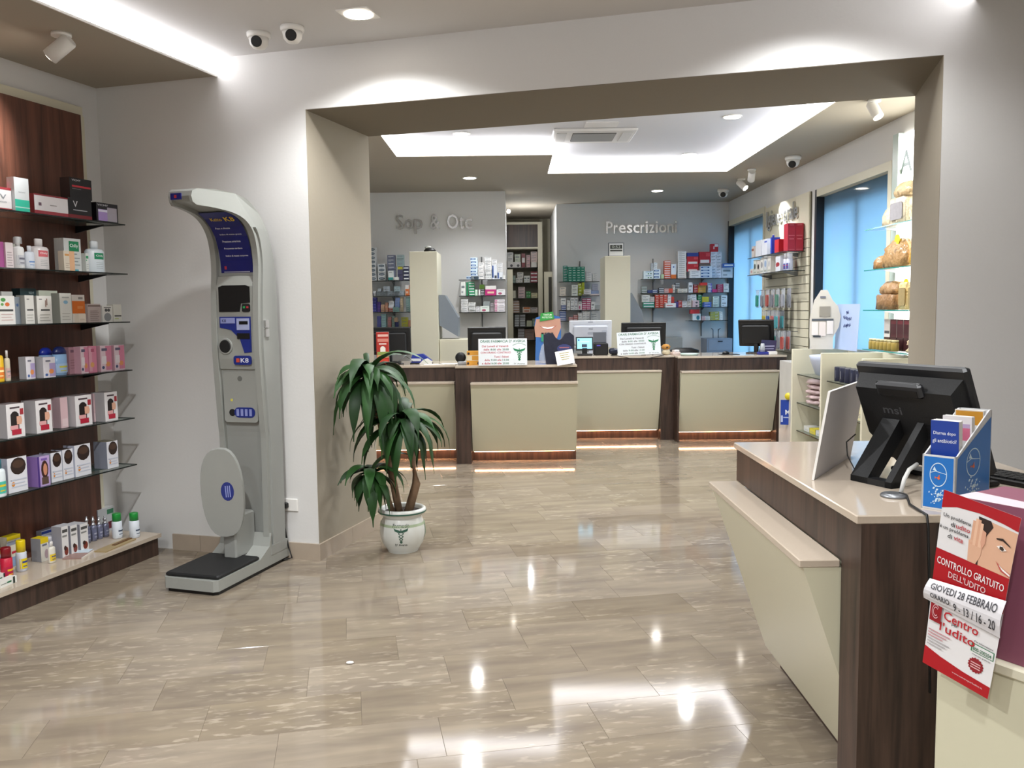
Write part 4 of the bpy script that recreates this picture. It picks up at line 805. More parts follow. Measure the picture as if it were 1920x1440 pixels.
def bottle(kind, st, loc, rz, w, h, label, cat, group=None):
    body, cap, lab, ink = BSTY[st]; r = w/2; t = thing({'can': 'spray_can', 'silver': 'spray_flask', 'pump': 'lotion_bottle', 'oval': 'shampoo_bottle'}.get(kind, 'bottle'), label, cat, loc, rz, group)
    sy = .6 if kind in ('bottle', 'oval') else 1
    bm = M(body, .3); cm = M(cap, .3)
    if kind == 'can':
        hb = .66*h if st != 'yelspray' else .60*h
        MB().lathe([(r*.9, 0), (r, .004), (r, hb), (r*.8, hb+.006)], bm, 18).obj('body', t); MB().lathe([(r*.86, hb), (r*.86, h*.97), (r*.78, h)], cm, 18).obj('cap', t)
    elif kind == 'silver':
        bm = M(body, .25, .6); cm = M(cap, .2, .8); hb = .58*h
        MB().lathe([(r*.92, 0), (r, .004), (r, hb), (r*.7, hb+.01)], bm, 16).obj('body', t)
        MB().lathe([(r*.66, hb+.008), (r*.7, .70*h), (r*.42, .72*h), (r*.42, .80*h), (r*.55, .81*h), (r*.55, .88*h), (r*.3, .90*h), (r*.3, h)], cm, 14).obj('cap', t)
    elif kind == 'oval':
        hb = .74*h
        MB().lathe([(r*.80, 0), (r*.92, .01), (r, .4*h), (r*.96, hb)], bm, 18, sy=sy).obj('body', t); MB().lathe([(r*.96, hb), (r*.95, .84*h), (r*.7, .95*h), (r*.35, h)], cm, 18, sy=sy).obj('cap', t)
    else:
        hb = .76*h if kind == 'bottle' else .70*h
        MB().lathe([(r*.94, 0), (r, .006), (r, hb*.88), (r*.82, hb*.97), (r*.36, hb)], bm, 18, sy=sy).obj('body', t)
        MB().lathe([(r*.36, hb), (r*.36, hb+.02*h), (r*.42, hb+.02*h), (r*.42, h*.98), (r*.36, h)], cm if kind == 'bottle' else bm, 14, sy=sy).obj('cap', t)
        if kind == 'pump': MB().lathe([(r*.75, .78*h), (r*.75, .97*h), (r*.6, h)], CLEAR, 14, cap=False).obj('clear_cover', t)
    mb = MB(); fl_ = lambda x: -sy*math.sqrt(max(r*r-x*x, 0))-.0008    # label wraps the front of the body
    def patch(x0, x1, z0, z1, m, k=6, o=0):
        for i in range(k):
            a, b = x0+(x1-x0)*i/k, x0+(x1-x0)*(i+1)/k
            mb.quad([(a, fl_(a)-o, z0), (b, fl_(b)-o, z0), (b, fl_(b)-o, z1), (a, fl_(a)-o, z1)], m)
    if st in ('chillyb', 'pinklab'):
        patch(-r*.55, r*.55, .42*h, .62*h, M(lab, .4)); mb.text('Chilly', 0, .49*h, .07*h, M(ink, .5), w=r*.85, fn=lambda a, b: (a, fl_(a)-.001, b))
        for k in range(4): patch(-r*.4, r*.4, (.14+.055*k)*h, (.15+.055*k)*h, M('#8a9294', .5))
    else:
        patch(-r*.9, r*.9, .10*h, .42*h if kind != 'silver' else .5*h, M(lab, .4)); patch(-r*.6, r*.6, .28*h, .34*h, M(ink, .5), o=.0005); patch(-r*.5, r*.4, .16*h, .19*h, M(ink, .5), o=.0005)
    mb.obj('label_print', t)
    return t
for kind, s_, g_, z, w, d, h, st, lab in LEFT_ITEMS:
    if kind == 'box':
        c, pr, side, top = CSTY[st]
        w = max(w, .012)
        tag(carton_mesh('carton', w-.001, d, h, c, pr, side, top).obj('carton', None, FG(s_-d/2, g_, z), LEFT), lab, 'carton', 'cosmetic cartons on the left wall')
    else:
        bottle(kind, st, FG(s_-w/2*(.6 if kind in ('bottle', 'oval') else 1), g_, z), LEFT, w, h, lab, {'can': 'spray can', 'silver': 'spray flask'}.get(kind, 'bottle'), 'bottles and cans on the left wall')
# two ointment cartons lying on the plinth, leaflets in front
def lying(name, lab, s_, g_, z, L_, h, d, rot):
    mb = carton_mesh(name, L_, d, h, '#e2e2dc', [(.0, .14, 0, 1, '#1f3a30'), (.80, .90, 0, 1, '#1a2c28'), (.5, .72, .38, .62, '#1f6a48'), (.2, .48, .42, .54, '#8a908c')])
    tag(mb.obj(name, None, FG(s_, g_, z), LEFT+rot), lab, 'carton', 'ointment cartons on the plinth')
lying('ointment_carton', 'long white ointment carton with dark green ends lying at plinth front', -3.90, 3.585, .1425, .145, .036, .04, .12)
lying('ointment_carton', 'long white ointment carton with dark green ends lying behind the front one', -3.975, 3.60, .1425, .135, .046, .04, .16)
tag(MB().box(-.09, .09, -.055, .055, 0, .008, M('#9c7f78', .4), front=WHITE).box(.02, .09, -.05, .05, .008, .012, M('#c9d8e4', .4)).obj('leaflet_pack', None, FG(-3.955, 4.17, .1425), LEFT+.35), 'brown and pale blue leaflet pack lying before silver flasks', 'leaflets')
tag(MB().box(-.15, .15, -.04, .04, 0, .007, M('#a8936c', .45)).box(-.02, .15, -.012, .012, .007, .012, M('#6b4a24', .5)).obj('flat_pack', None, FG(-3.885, 4.40, .1425), LEFT+.10), 'flat yellowish pack with brown strip lying at plinth end', 'pack')

# ---------------------------------------------------------------- medicine cartons of the dispensing room
def pstyle(sty, c):
    d = '#8c9296'
    return {'plain': [], 'lines': [(.12, .8, .55, .72, '#7f868a' if sum(int(c[i:i+2], 16) for i in (1, 3, 5)) > 420 else '#c9ccd0'), (.12, .5, .2, .32, '#9aa0a4')],
      'oval': [('E', .5, .5, .38, .30, '#3d5364'), (.25, .75, .44, .56, '#c3ccd2')], 'tealfoot': [(0, 1, 0, .3, '#2a8a86'), (.2, .8, .8, .86, d)], 'stripe': [(.05, .95, .3, .65, '#e3e5e8')],
      'whitetop': [(0, 1, .62, 1, '#e3dfdc'), (.2, .8, .2, .4, '#e9c6b0')], 'dots': [(.15, .45, .45, .6, '#8a8fd8'), (.6, .85, .45, .6, '#8a8fd8')], 'bluelabel': [(.02, .75, .3, .75, '#27528c'), (.2, .6, .42, .6, '#b9d0e8')],
      'navyside': [(0, .28, .1, .95, '#34559a'), (.45, .9, .06, .26, '#3a3f4c')], 'pinkspot': [('E', .4, .3, .22, .2, '#b05a78'), (.2, .8, .7, .8, '#9ab0a4')], 'pinkend': [(0, .25, .1, .9, '#d69ab4'), (.4, .9, .4, .6, '#a9a6b0')],
      'darkspot': [('E', .6, .35, .2, .25, '#4a4a4e')], 'whitemid': [(.12, .88, .35, .7, '#e6e6e6')], 'orangetop': [(.1, .9, .7, .95, '#d9782f'), (.2, .8, .2, .4, '#b86a50')], 'dash': [(.2, .8, .40, .62, '#d3e6e0')],
      'greenspot': [('E', .5, .3, .08, .16, '#3a7a4a'), ('E', .75, .3, .08, .16, '#2f5a3a'), (.2, .8, .7, .85, '#5a8ab0')], 'orangefoot': [(0, 1, 0, .27, '#d9702c'), ('E', .5, .8, .14, .06, '#3a5aa0')],
      'whiteband': [(.1, .9, .02, .30, '#e6e0e0'), (.6, .95, .6, .9, '#d64a54')], 'whitecorner': [(.5, .95, .65, .95, '#e6e0e0'), (.3, .5, .35, .7, '#e0b0b0')], 'violetside': [(.7, 1, .1, .9, '#7a6ac0'), (.1, .6, .4, .6, '#8c8ca0')],
      'redline': [(.1, .7, .4, .55, '#c0504c')], 'tealspot': [('E', .65, .4, .2, .35, '#2f7a8c'), (0, .4, .6, .9, '#cfe0e4')]}[sty]
allb = []; 
for name, Y, zb, items in SHELVES:
    placed = []
    for k, (xc, dz, w, h, nr, nc, col, sty, desc) in enumerate(items):
        dz = max(dz, 0.0) if dz > .012 else 0.0
        y = Y
        while any(abs(xc-p[0]) < (w+p[2])/2-.006 and dz < p[1]+p[3]-.006 and p[1] < dz+h-.006 and abs(y-p[4]) < .112 for p in placed): y -= .115
        placed.append((xc, dz, w, h, y))
        # settle upper stacks on what stands below them
        sup = [p[1]+p[3] for p in placed[:-1] if abs(xc-p[0]) < (w+p[2])/2-.004 and abs(p[4]-y) < .1 and p[1]+p[3] <= dz+.03]
        base = max(sup) if (dz > 0 and sup) else dz
        if base and abs(base-dz) > .03: base = dz
        placed[-1] = (xc, base, w, h, y)
        bw, bh = w/nc, h/nr
        for r in range(nr):
            for c in range(nc):
                if nc > 1: pos = f'{ORD[nr-r]} down {ORD[c+1]} across, '
                elif nr > 1: pos = f'{ORD[nr-r]} from top of '
                else: pos = ''
                lab = f'{desc}, {pos}{ORD[k+1]} pile along {name}'
                if len(lab.split()) > 16: print('LONG', lab)
                allb.append([bw*bh/(Y*Y), (xc-w/2+bw*(c+.5), y+.05, zb+base+bh*r+.0006), bw-.0015, .10, bh-.0008, col, sty, lab, name, nr])
allb.sort(key=lambda b: -b[0])
cache = {}; jr = random.Random(11); stuff = MB()
for i, (a_, loc, w, d, h, col, sty, lab, name, nr) in enumerate(allb):
    jx = jr.uniform(-.003, .003) if nr > 2 else 0; jy = jr.uniform(-.006, .006)
    loc = (loc[0]+jx, loc[1]+jy, loc[2])
    key = (round(w, 4), round(h, 4), col, sty)
    if key not in cache: cache[key] = carton_mesh('medicine_carton', w, d, h, col, pstyle(sty, col))
    src = cache[key]
    if i < 300:
        if not isinstance(src, tuple): cache[key] = src = (src, src.data('medicine_carton'))
        o = bpy.data.objects.new('medicine_carton', src[1]); COL.objects.link(o); o.location = loc; tag(o, lab, 'carton', 'medicine cartons on the ' + name)
    else:
        mbs = src[0] if isinstance(src, tuple) else src; n = len(stuff.v)
        stuff.v += [(v[0]+loc[0], v[1]+loc[1], v[2]+loc[2]) for v in mbs.v]
        mp_ = [stuff.slot(m) for m in mbs.sl]
        stuff.f += [tuple(n+q for q in f) for f in mbs.f]; stuff.m += [mp_[q] for q in mbs.m]; stuff.sm += mbs.sm
o = stuff.obj('small_medicine_cartons'); struct(o, 'stuff'); tag(o, 'many small coloured medicine cartons filling the far wall shelves', 'cartons')

def wall_shelves(label, x0, x1, yw, zs, depth, posts, rz=0, short=None):
    t = thing('glass_wall_shelving', label, 'shelving', (0, 0, 0))
    for k, z in enumerate(zs):
        xa = short[k] if short else x0
        o = MB().box(xa, x1, yw-depth, yw-.01, z-.008, z, GLASS).obj('glass_shelf', t)
        MB().box(xa, x1, yw-depth-.004, yw-depth+.003, z-.0085, z+.0003, GLASSEDGE).obj('shelf_edge', o)
        for p in posts:
            if p > xa: MB().prism([(yw-.02, z-.05), (yw-depth*.8, z-.009), (yw-.02, z-.009)], p-.006, p+.006, STEEL, 'x').obj('bracket', o)
    for p in posts: MB().box(p-.008, p+.008, yw-.02, yw, zs[-1]-.25, zs[0]+.32, M('#6d6f70', .4, .6)).obj('upright_rail', t)
wall_shelves('glass wall shelving behind the left counter, under Sop lettering', -2.6, -1.12, 12.16, [1.988, 1.782, 1.562, 1.358], .29, [-1.62, -2.3])
wall_shelves('glass wall shelving right of the first cream column, under Otc lettering', -.705, -.075, 12.16, [1.987, 1.770, 1.547], .29, [-.40])
wall_shelves('glass wall shelving left of the clock column, under Prescrizioni lettering', .74, 1.36, 13.70, [1.992, 1.774, 1.554, 1.392], .26, [1.08])
wall_shelves('long glass wall shelving right of the clock column beside the window', 1.99, 3.38, 13.70, [2.019, 1.800, 1.577, 1.374], .26, [2.22, 2.98], short=[1.99, 1.99, 1.99, 2.73])
cab = thing('alcove_cabinet', 'tall wood and cream cabinet with glass shelves in the back alcove', 'cabinet', (0, 0, 0))
MB().box(.48, .56, 15.35, 15.85, 0, 3.09, CREAMW).obj('side_panel', cab)
MB().box(-.06, .48, 15.35, 15.85, 3.05, 3.09, CREAMW).obj('top_rail', cab); MB().box(-.06, .48, 15.35, 15.85, 2.63, 2.66, CREAMW).obj('middle_rail', cab)
MB().box(-.06, .48, 15.37, 15.40, 2.66, 3.05, WOOD).obj('upper_door', cab)
MB().box(-.06, .48, 15.86, 15.89, 0, 2.64, M('#8e8a7a', .6)).obj('back_board', cab)
for z in (2.314, 2.048, 1.775, 1.514, 1.268, 1.030): MB().box(-.06, .48, 15.5, 15.85, z-.01, z, GLASS).box(-.06, .48, 15.495, 15.5, z-.01, z, GLASSEDGE).obj('glass_shelf', cab)
dr = thing('cream_folding_door', 'cream half-height door with slim dark glass slot in the alcove', 'door', (0, 0, 0))
MB().box(.58, .72, 15.2, 15.24, 0, 2.22, CREAMW).obj('leaf', dr); MB().box(.655, .71, 15.19, 15.2, 1.5, 2.13, M('#3c3a33', .2)).obj('glass_slot', dr)
tag(MB().bbox(-.06, .035, 15.0, 15.3, 0, 2.26, CREAMW).obj('partition_post', None), 'cream half-height partition post beside the alcove cabinet', 'partition')
# ================================================================ body scale machine
ks = thing('body_scale_machine', 'tall grey pharmacy body scale with curved hood and blue panels', 'scale machine', FG(-3.115, 4.85, 0), -A)
GP = M('#979995', .38, var=.03); GP2 = M('#9b9d98', .36, var=.03); NAVY = M('#1f2370', .3); BLUE = M('#22307f', .3)
front = [(-.21,.08),(-.20,.74),(-.21,.9),(-.232,1.21),(-.240,1.41),(-.23,1.67),(-.215,1.86),(-.23,1.99),(-.265,2.07),(-.33,2.125),(-.42,2.155),(-.55,2.170),(-.67,2.175)]
tip = [(-.695,2.190),(-.705,2.222),(-.695,2.250),(-.66,2.266)]
back = [(-.55,2.274),(-.40,2.265),(-.28,2.232),(-.18,2.165),(-.105,2.07),(-.055,1.95),(-.03,1.8),(-.02,1.5),(-.015,1.0),(-.015,.5),(-.02,.08)]
def crom(P, n=4):                       # smooth open curve through the points
    o = []
    for i in range(len(P)-1):
        p0, p1, p2, p3 = P[max(i-1, 0)], P[i], P[i+1], P[min(i+2, len(P)-1)]
        for k in range(n):
            t = k/n; o.append(tuple(.5*(2*p1[c]+(p2[c]-p0[c])*t+(2*p0[c]-5*p1[c]+4*p2[c]-p3[c])*t*t+(3*p1[c]-p0[c]-3*p2[c]+p3[c])*t**3) for c in (0, 1)))
    return o+[P[-1]]
front, back = crom(front), crom(back)
def taper(y): 
    t = min(max((-y-.26)/.44, 0), 1); return 1-.55*t**1.4
def hull(mb, P, x0, x1, m):
    n = len(P); V = [(x0*taper(p[0]), p[0], p[1]) for p in P]+[(x1*taper(p[0]), p[0], p[1]) for p in P]
    F = [tuple(range(n-1,-1,-1)), tuple(range(n, 2*n))] + [(k, (k+1) % n, n+(k+1) % n, n+k) for k in range(n)]
    mb.add(V, F, m)
inner = [(y+.030 if z < 2.0 else y+.012, z+(.022 if z > 2.0 else 0)) for y, z in front[1:]]
mb = MB(); hull(mb, [(-.17, .08)]+inner+tip[1:]+back, -.135, .135, GP); mb.obj('column', ks)
for sgn in (-1, 1):
    mb = MB(); a_, b_ = sorted((sgn*.128, sgn*.165)); hull(mb, front+tip+back, a_, b_, GP2); mb.obj('side_rim', ks)
    mb = MB(); hull(mb, [(y+.03, z) for y, z in front if z < 2.09 and y > -.29]+[(y-.02, z) for y, z in back if z < 2.09], *sorted((sgn*.160, sgn*.178)), GP); mb.obj('side_fairing', ks)
    MB().bbox(sgn*.178-.012, sgn*.178+.012, -.20, -.155, 1.485, 1.535, CHROME, .004).bbox(sgn*.178-.012, sgn*.178+.012, -.20, -.155, 1.43, 1.48, CHROME, .004).obj('hand_sensor', ks)
# curved sign under the hood
path = [(-.182,1.82),(-.190,1.90),(-.205,1.97),(-.232,2.04),(-.275,2.095),(-.33,2.138),(-.39,2.168)]
cum = [0]
for k in range(1, len(path)): cum.append(cum[-1]+math.dist(path[k-1], path[k]))
def onsign(x, t):                      # t metres up along the curved sign
    t = min(max(t, 0), cum[-1]); k = max(i for i in range(len(cum)-1) if cum[i] <= t+1e-9); f = (t-cum[k])/(cum[k+1]-cum[k])
    y = path[k][0]+f*(path[k+1][0]-path[k][0]); z = path[k][1]+f*(path[k+1][1]-path[k][1]); return (x, y-.006, z-.006)
mb = MB()
for k in range(len(path)-1):
    p, q = path[k], path[k+1]
    mb.quad([(-.112, p[0]-.004, p[1]-.004), (.112, p[0]-.004, p[1]-.004), (.112, q[0]-.004, q[1]-.004), (-.112, q[0]-.004, q[1]-.004)], NAVY)
mb.obj('curved_sign', ks)
mb = MB(); TT = cum[-1]
mb.text('Keito', -.035, TT-.085, .030, M('#d8b23a', .4), w=.075, fn=onsign); mb.text('K8', .055, TT-.090, .042, M('#e2b92e', .4), w=.065, fn=onsign)
for k, (s_, x, w) in enumerate((('Peso e altezza', -.03, .10), ('Indice di massa grassa', .005, .15), ('Pressione arteriosa', -.005, .125), ('Frequenza cardiaca', -.005, .125), ('Indice di massa corporea', .012, .155))):
    mb.text(s_, x, TT-.150-.045*k, .013, M('#e6e6ee', .5), w=w, fn=onsign)
mb.quad([onsign(-.09, .012), onsign(.09, .012), onsign(.09, .016), onsign(-.09, .016)], M('#c8c8d8', .5)); mb.quad([onsign(-.085, .03), onsign(-.07, .03), onsign(-.07, .05), onsign(-.085, .05)], M('#b03040', .4))
mb.obj('sign_lettering', ks)
MB().box(-.055, .012, -.711, -.704, 2.203, 2.238, NAVY).box(-.03, -.015, -.713, -.711, 2.212, 2.228, M('#b03040', .4)).obj('hood_badge', ks)
# instrument head
mb = MB(); mb.prism([(-.165,1.225),(-.215,1.235),(-.228,1.30),(-.228,1.74),(-.205,1.80),(-.165,1.81)], -.126, .126, GP2, 'x'); mb.obj('instrument_housing', ks)
yf = -.229
def rr(x0, x1, z0, z1, r=.012, n=4):
    P = []
    for cx, cz, a0 in ((x1-r, z0+r, -90), (x1-r, z1-r, 0), (x0+r, z1-r, 90), (x0+r, z0+r, 180)):
        for k in range(n+1): t = math.radians(a0+90*k/n); P.append((cx+r*math.cos(t), cz+r*math.sin(t)))
    return P
MB().prism([(-.108,1.585),(.035,1.585),(.045,1.635),(.108,1.640),(.108,1.735),(.08,1.745),(-.08,1.745),(-.108,1.735)], yf-.004, yf, BLACK, 'y').obj('screen', ks)
MB().prism(rr(.052, .108, 1.583, 1.632), yf-.005, yf, BLACKM, 'y').box(.062, .075, yf-.008, yf-.005, 1.605, 1.618, M('#2fa05a', .4)).box(.085, .098, yf-.008, yf-.005, 1.605, 1.618, M('#c03a44', .4)).obj('button_pad', ks)
mb = MB().prism([(-.108,1.49),(-.108,1.555),(.108,1.555),(.108,1.34),(.058,1.335),(.03,1.42),(-.03,1.475)], yf-.004, yf, BLUE, 'y')
mb.box(-.10, .0, yf-.006, yf-.004, 1.515, 1.548, M('#8f97c8', .4)).box(.012, .10, yf-.006, yf-.004, 1.475, 1.545, M('#a8b0d4', .4)).box(.03, .09, yf-.007, yf-.005, 1.508, 1.528, BLACK).box(.012, .10, yf-.006, yf-.004, 1.42, 1.455, BLACK)
mb.text('K8', -.075, 1.522, .018, M('#1a1e50', .4), y=yf-.0065); mb.obj('blue_panel', ks)
MB().lathe([(.048, yf-.006), (.052, yf)], GP, 24, (-.075, 0, 1.375), 'y').obj('cuff_ring', ks)
MB().lathe([(.036, yf-.010), (.040, yf-.006)], BLACKM, 24, (-.075, 0, 1.375), 'y').obj('cuff_opening', ks)
MB().prism(rr(-.02, .105, 1.262, 1.318, .016), yf-.004, yf, BLUE, 'y').text('K8', .058, 1.276, .028, M('#e6e6f2', .4), w=.055, y=yf-.005).box(.0, .022, yf-.006, yf-.004, 1.278, 1.302, M('#c8503a', .4)).obj('name_badge', ks)
MB().prism(rr(-.118, .118, .905, 1.215, .02), -.205, -.170, GP2, 'y').obj('service_door', ks)
MB().lathe([(.016, -.2065), (.016, -.205)], M('#6c6e6a', .5), 16, (0, 0, 1.175), 'y').lathe([(.022, -.208), (.022, -.205)], BLACKM, 18, (-.06, 0, .965), 'y').obj('door_openings', ks)
mb = MB().prism(rr(-.045, .10, .935, .998, .03), -.2085, -.205, BLUE, 'y')
for k in range(4): mb.box(-.03+.03*k, -.012+.03*k, -.2095, -.2085, .945, .988, M('#8a92c8', .4))
mb.obj('instruction_strip', ks)
MB().box(-.07, -.055, -.2065, -.205, 1.035, 1.05, M('#d8d060', .4)).obj('round_sticker', ks)
# folded seat
st_ = MB(); P = [(.125*math.copysign(abs(math.cos(t))**.75, math.cos(t))*(.96 if math.cos(t) > 0 else 1), .52+.27*math.copysign(abs(math.sin(t))**.9, math.sin(t))) for t in [2*math.pi*k/28 for k in range(28)]]
st_.X = Matrix.Translation((.02, -.395, 0)) @ Matrix.Rotation(.10, 4, 'X') @ Matrix.Rotation(.35, 4, 'Z')
st_.prism(P, -.02, .02, GP, 'y'); so_ = st_.obj('folding_seat', ks)
mb = MB(); mb.X = st_.X; mb.quad([(.038*math.cos(t*.349)+.03, -.0212, .53+.058*math.sin(t*.349)) for t in range(18)], BLUE)
for k in range(3): mb.box(.018+.012*k, .023+.012*k, -.0222, -.0212, .495, .565, M('#9aa4d8', .4))
mb.obj('oval_sticker', so_)
MB().bbox(-.03, .06, -.40, -.19, .10, .36, GP, .01).obj('seat_bracket', ks)
# foot plate
P = [(-.185,-.74),(-.165,-.76),(.155,-.77),(.178,-.75),(.178,0),(-.185,0)]
MB().prism(P, .022, .085, GP2, 'z').obj('base', ks); MB().prism([(x*.94, y*.97-.01) for x, y in P], 0, .022, BLACK, 'z').obj('rubber_foot', ks)
MB().prism([(-.33,.085),(-.205,.085),(-.20,.22),(-.225,.14)], -.178, .178, GP2, 'x').prism([(-.21,.08),(0,.08),(-.015,.14),(-.2,.14)], -.18, .18, GP, 'x').obj('base_fillet', ks)
MB().bbox(-.180, .172, -.745, -.325, .085, .108, BLACKM, .008).obj('foot_mat', ks)
sk = thing('wall_socket', 'white double wall socket with black plug beside the body scale', 'socket', FG(-2.925, 4.866, .35), -A)
MB().bbox(-.045, .055, -.012, 0, -.04, .04, WHITE, .003).obj('plate', sk); MB().bbox(-.04, -.005, -.045, -.012, -.018, .018, BLACK, .005).obj('plug', sk)
MB().tube([(-.03, -.04, -.015), (-.035, -.03, -.12), (-.01, -.035, -.25), (.02, -.04, -.335), (-.02, -.08, -.342), (-.05, -.06, -.342)], .006, BLACK).obj('plug_cable', sk)

# ================================================================ potted dracaena
PX, PY = -.735, 5.66
pl = thing('potted_dracaena', 'tall dracaena with drooping green leaves growing in a white pharmacy pot', 'potted plant', (PX, PY, 0))
POT = M('#d5d7d2', .22, var=.03); GRN = M('#31594a', .35); 
MB().lathe([(.100,0),(.104,.012),(.135,.06),(.151,.12),(.148,.18),(.128,.225),(.124,.235),(.150,.252),(.158,.268),(.156,.282),(.142,.290),(.132,.278),(.120,.25)], POT, 32, cap=False).obj('pot', pl)
MB().lathe([(0.001,0.001),(.1,.002)], POT, 32, cap=False).obj('pot_bottom', pl)
MB().lathe([(.1585,.262),(.160,.267),(.1585,.272)], GRN, 32, cap=False).lathe([(.1430,.197),(.1485,.181)], M('#9fae90', .35), 32, cap=False).obj('pot_bands', pl)
MB().lathe([(.001,.262),(.121,.262)], M('#2a1d15', .95, bump=1.0, scale=60), 24, cap=False).obj('soil', pl)
prof = [(.135,.06),(.151,.12),(.148,.18),(.128,.225)]
def onpot(u, z, ang=-1.52):            # u = arc length sideways on the pot wall
    r = .15
    for k in range(3):
        if prof[k][1] <= z <= prof[k+1][1]: f = (z-prof[k][1])/(prof[k+1][1]-prof[k][1]); r = prof[k][0]+f*(prof[k+1][0]-prof[k][0])
    r += .0015; t = ang+u/.15; return (r*math.cos(t), r*math.sin(t), z)
mb = MB(); mb.text('Farmacia', 0, .186, .022, M('#2d3a34', .4), w=.115, fn=onpot); mb.text("D' Aversa", 0, .062, .016, M('#2d3a34', .4), w=.085, fn=onpot); mb.obj('pot_lettering', pl)
def caduceus(mb, cx, cz, H, fn, m):
    f = lambda x, z: fn(cx+x*H, cz+z*H)
    mb.quad([f(-.02,-.5), f(.02,-.5), f(.03,.42), f(-.03,.42)], m)
    for s_ in (-1, 1):
        mb.quad([f(0,.30), f(s_*.34,.40), f(s_*.46,.46), f(s_*.40,.28), f(s_*.22,.20), f(0,.18)][::s_], m)
        pts = [(s_*.17*(1-k/26)*math.sin(k*.62), .22-.72*k/20) for k in range(21)]
        for k in range(20):
            a, b = pts[k], pts[k+1]; w = .035
            mb.quad([f(a[0]-w, a[1]), f(a[0]+w, a[1]), f(b[0]+w, b[1]), f(b[0]-w, b[1])], m)
mb = MB(); caduceus(mb, 0, .133, .105, onpot, GRN); mb.obj('pot_emblem', pl)
for da in (1.45,): 
    mb = MB(); 
    for k in range(7): mb.quad([onpot(math.cos(t)*.012+.006*math.sin(k*2.1), .09+.017*k+math.sin(t)*.009, -1.52+da) for t in (0, 1.2, 2.5, 3.8, 5.0)], M('#4f7a5c', .4))
    mb.obj('pot_flower_sprig', pl)
BARK = M('#8a6e55', .8, var=.35, scale=25, bump=.6)
crowns = [((-.20, -.04, 1.16), 58, .52, .036), ((.02, -.07, .86), 46, .45, .034), ((-.19, -.08, .53), 30, .34, .032)]
stems = [[(-.02,.0,.25),(-.08,.01,.6),(-.13,.0,.85),(-.20,-.04,1.18)], [(.04,-.02,.25),(.10,-.03,.45),(.08,-.045,.62),(.02,-.07,.88)], [(-.06,-.02,.25),(-.10,-.04,.40),(-.19,-.08,.54)]]
for P, r in zip(stems, (.024, .028, .018)): MB().tube(P, [r*1.1, r, r*.9, r*.6][:len(P)], BARK, 8).obj('stem', pl)
def leafmat():
    m, nt, b = newmat('dracaena_leaf'); N = nt.nodes.new; L = nt.links.new
    oi = N('ShaderNodeObjectInfo'); tc = N('ShaderNodeTexCoord'); no = N('ShaderNodeTexNoise'); no.inputs['Scale'].default_value = 12
    r = N('ShaderNodeValToRGB'); r.color_ramp.elements[0].color = lin('#0e2110'); r.color_ramp.elements[1].color = lin('#2f5a26')
    ad = N('ShaderNodeMath'); ad.operation = 'MULTIPLY_ADD'; ad.inputs[1].default_value = .55; mm = N('ShaderNodeMath'); mm.operation = 'MULTIPLY'; mm.inputs[1].default_value = .45
    L(tc.outputs['Object'], no.inputs['Vector']); L(no.outputs['Fac'], mm.inputs[0]); L(oi.outputs['Random'], ad.inputs[0]); L(mm.outputs[0], ad.inputs[2]); L(ad.outputs[0], r.inputs[0]); L(r.outputs[0], b.inputs['Base Color'])
    b.inputs['Roughness'].default_value = .5; b.inputs['Specular IOR Level'].default_value = .3; return m
LEAF = leafmat(); LEAFM = M('#5f8f3c', .4)
lr = random.Random(21)
for (cx, cy, cz), n, ln, wd in crowns:
    for k in range(n):
        az = 2.39996*k + lr.uniform(-.3, .3); lev = k/(n-1)
        el = math.radians(12 + 66*lev + lr.uniform(-10, 10)); l = ln*lr.uniform(.65, 1.15); w = wd*lr.uniform(.8, 1.15)
        if math.cos(az) < -.3 and cx < -.1: l *= .8          # the pier is close on this side
        nseg = 9; P = Vector((cx, cy, cz+.05*lev-.03)); V = []; F = []; bend = math.radians(lr.uniform(105, 175))
        side = Vector((-math.sin(az), math.cos(az), 0)); tw = lr.uniform(-.9, .9)
        for i in range(nseg+1):
            t = i/nseg; e_ = el - bend*(t**.85); e_ = max(e_, math.radians(-86))
            d = Vector((math.cos(az)*math.cos(e_), math.sin(az)*math.cos(e_), math.sin(e_)))
            if i: P = P + d*(l/nseg)
            nrm = side.cross(d); ww = w*(math.sin(math.pi*min(t*1.0+.10, 1))**.8)*(1 if t < .97 else .15)+.003; s2 = side*math.cos(tw*t)+nrm*math.sin(tw*t)
            V += [P - s2*ww + nrm*ww*.22, P, P + s2*ww + nrm*ww*.22]
            if i: o_ = 3*(i-1); F += [(o_, o_+1, o_+4, o_+3), (o_+1, o_+2, o_+5, o_+4)]
        # keep clear of the pier wall (front-room s > -2.71)
        ok = all((v.x+PX)*CA - (v.y+PY)*SA > -2.705 and v.z > .3-.28 for v in V)
        if not ok:
            V = [Vector((cx+(v.x-cx)*.55, cy+(v.y-cy)*.7, v.z)) for v in V]
        MB().add(V, F, LEAF, True).obj('leaf', pl)

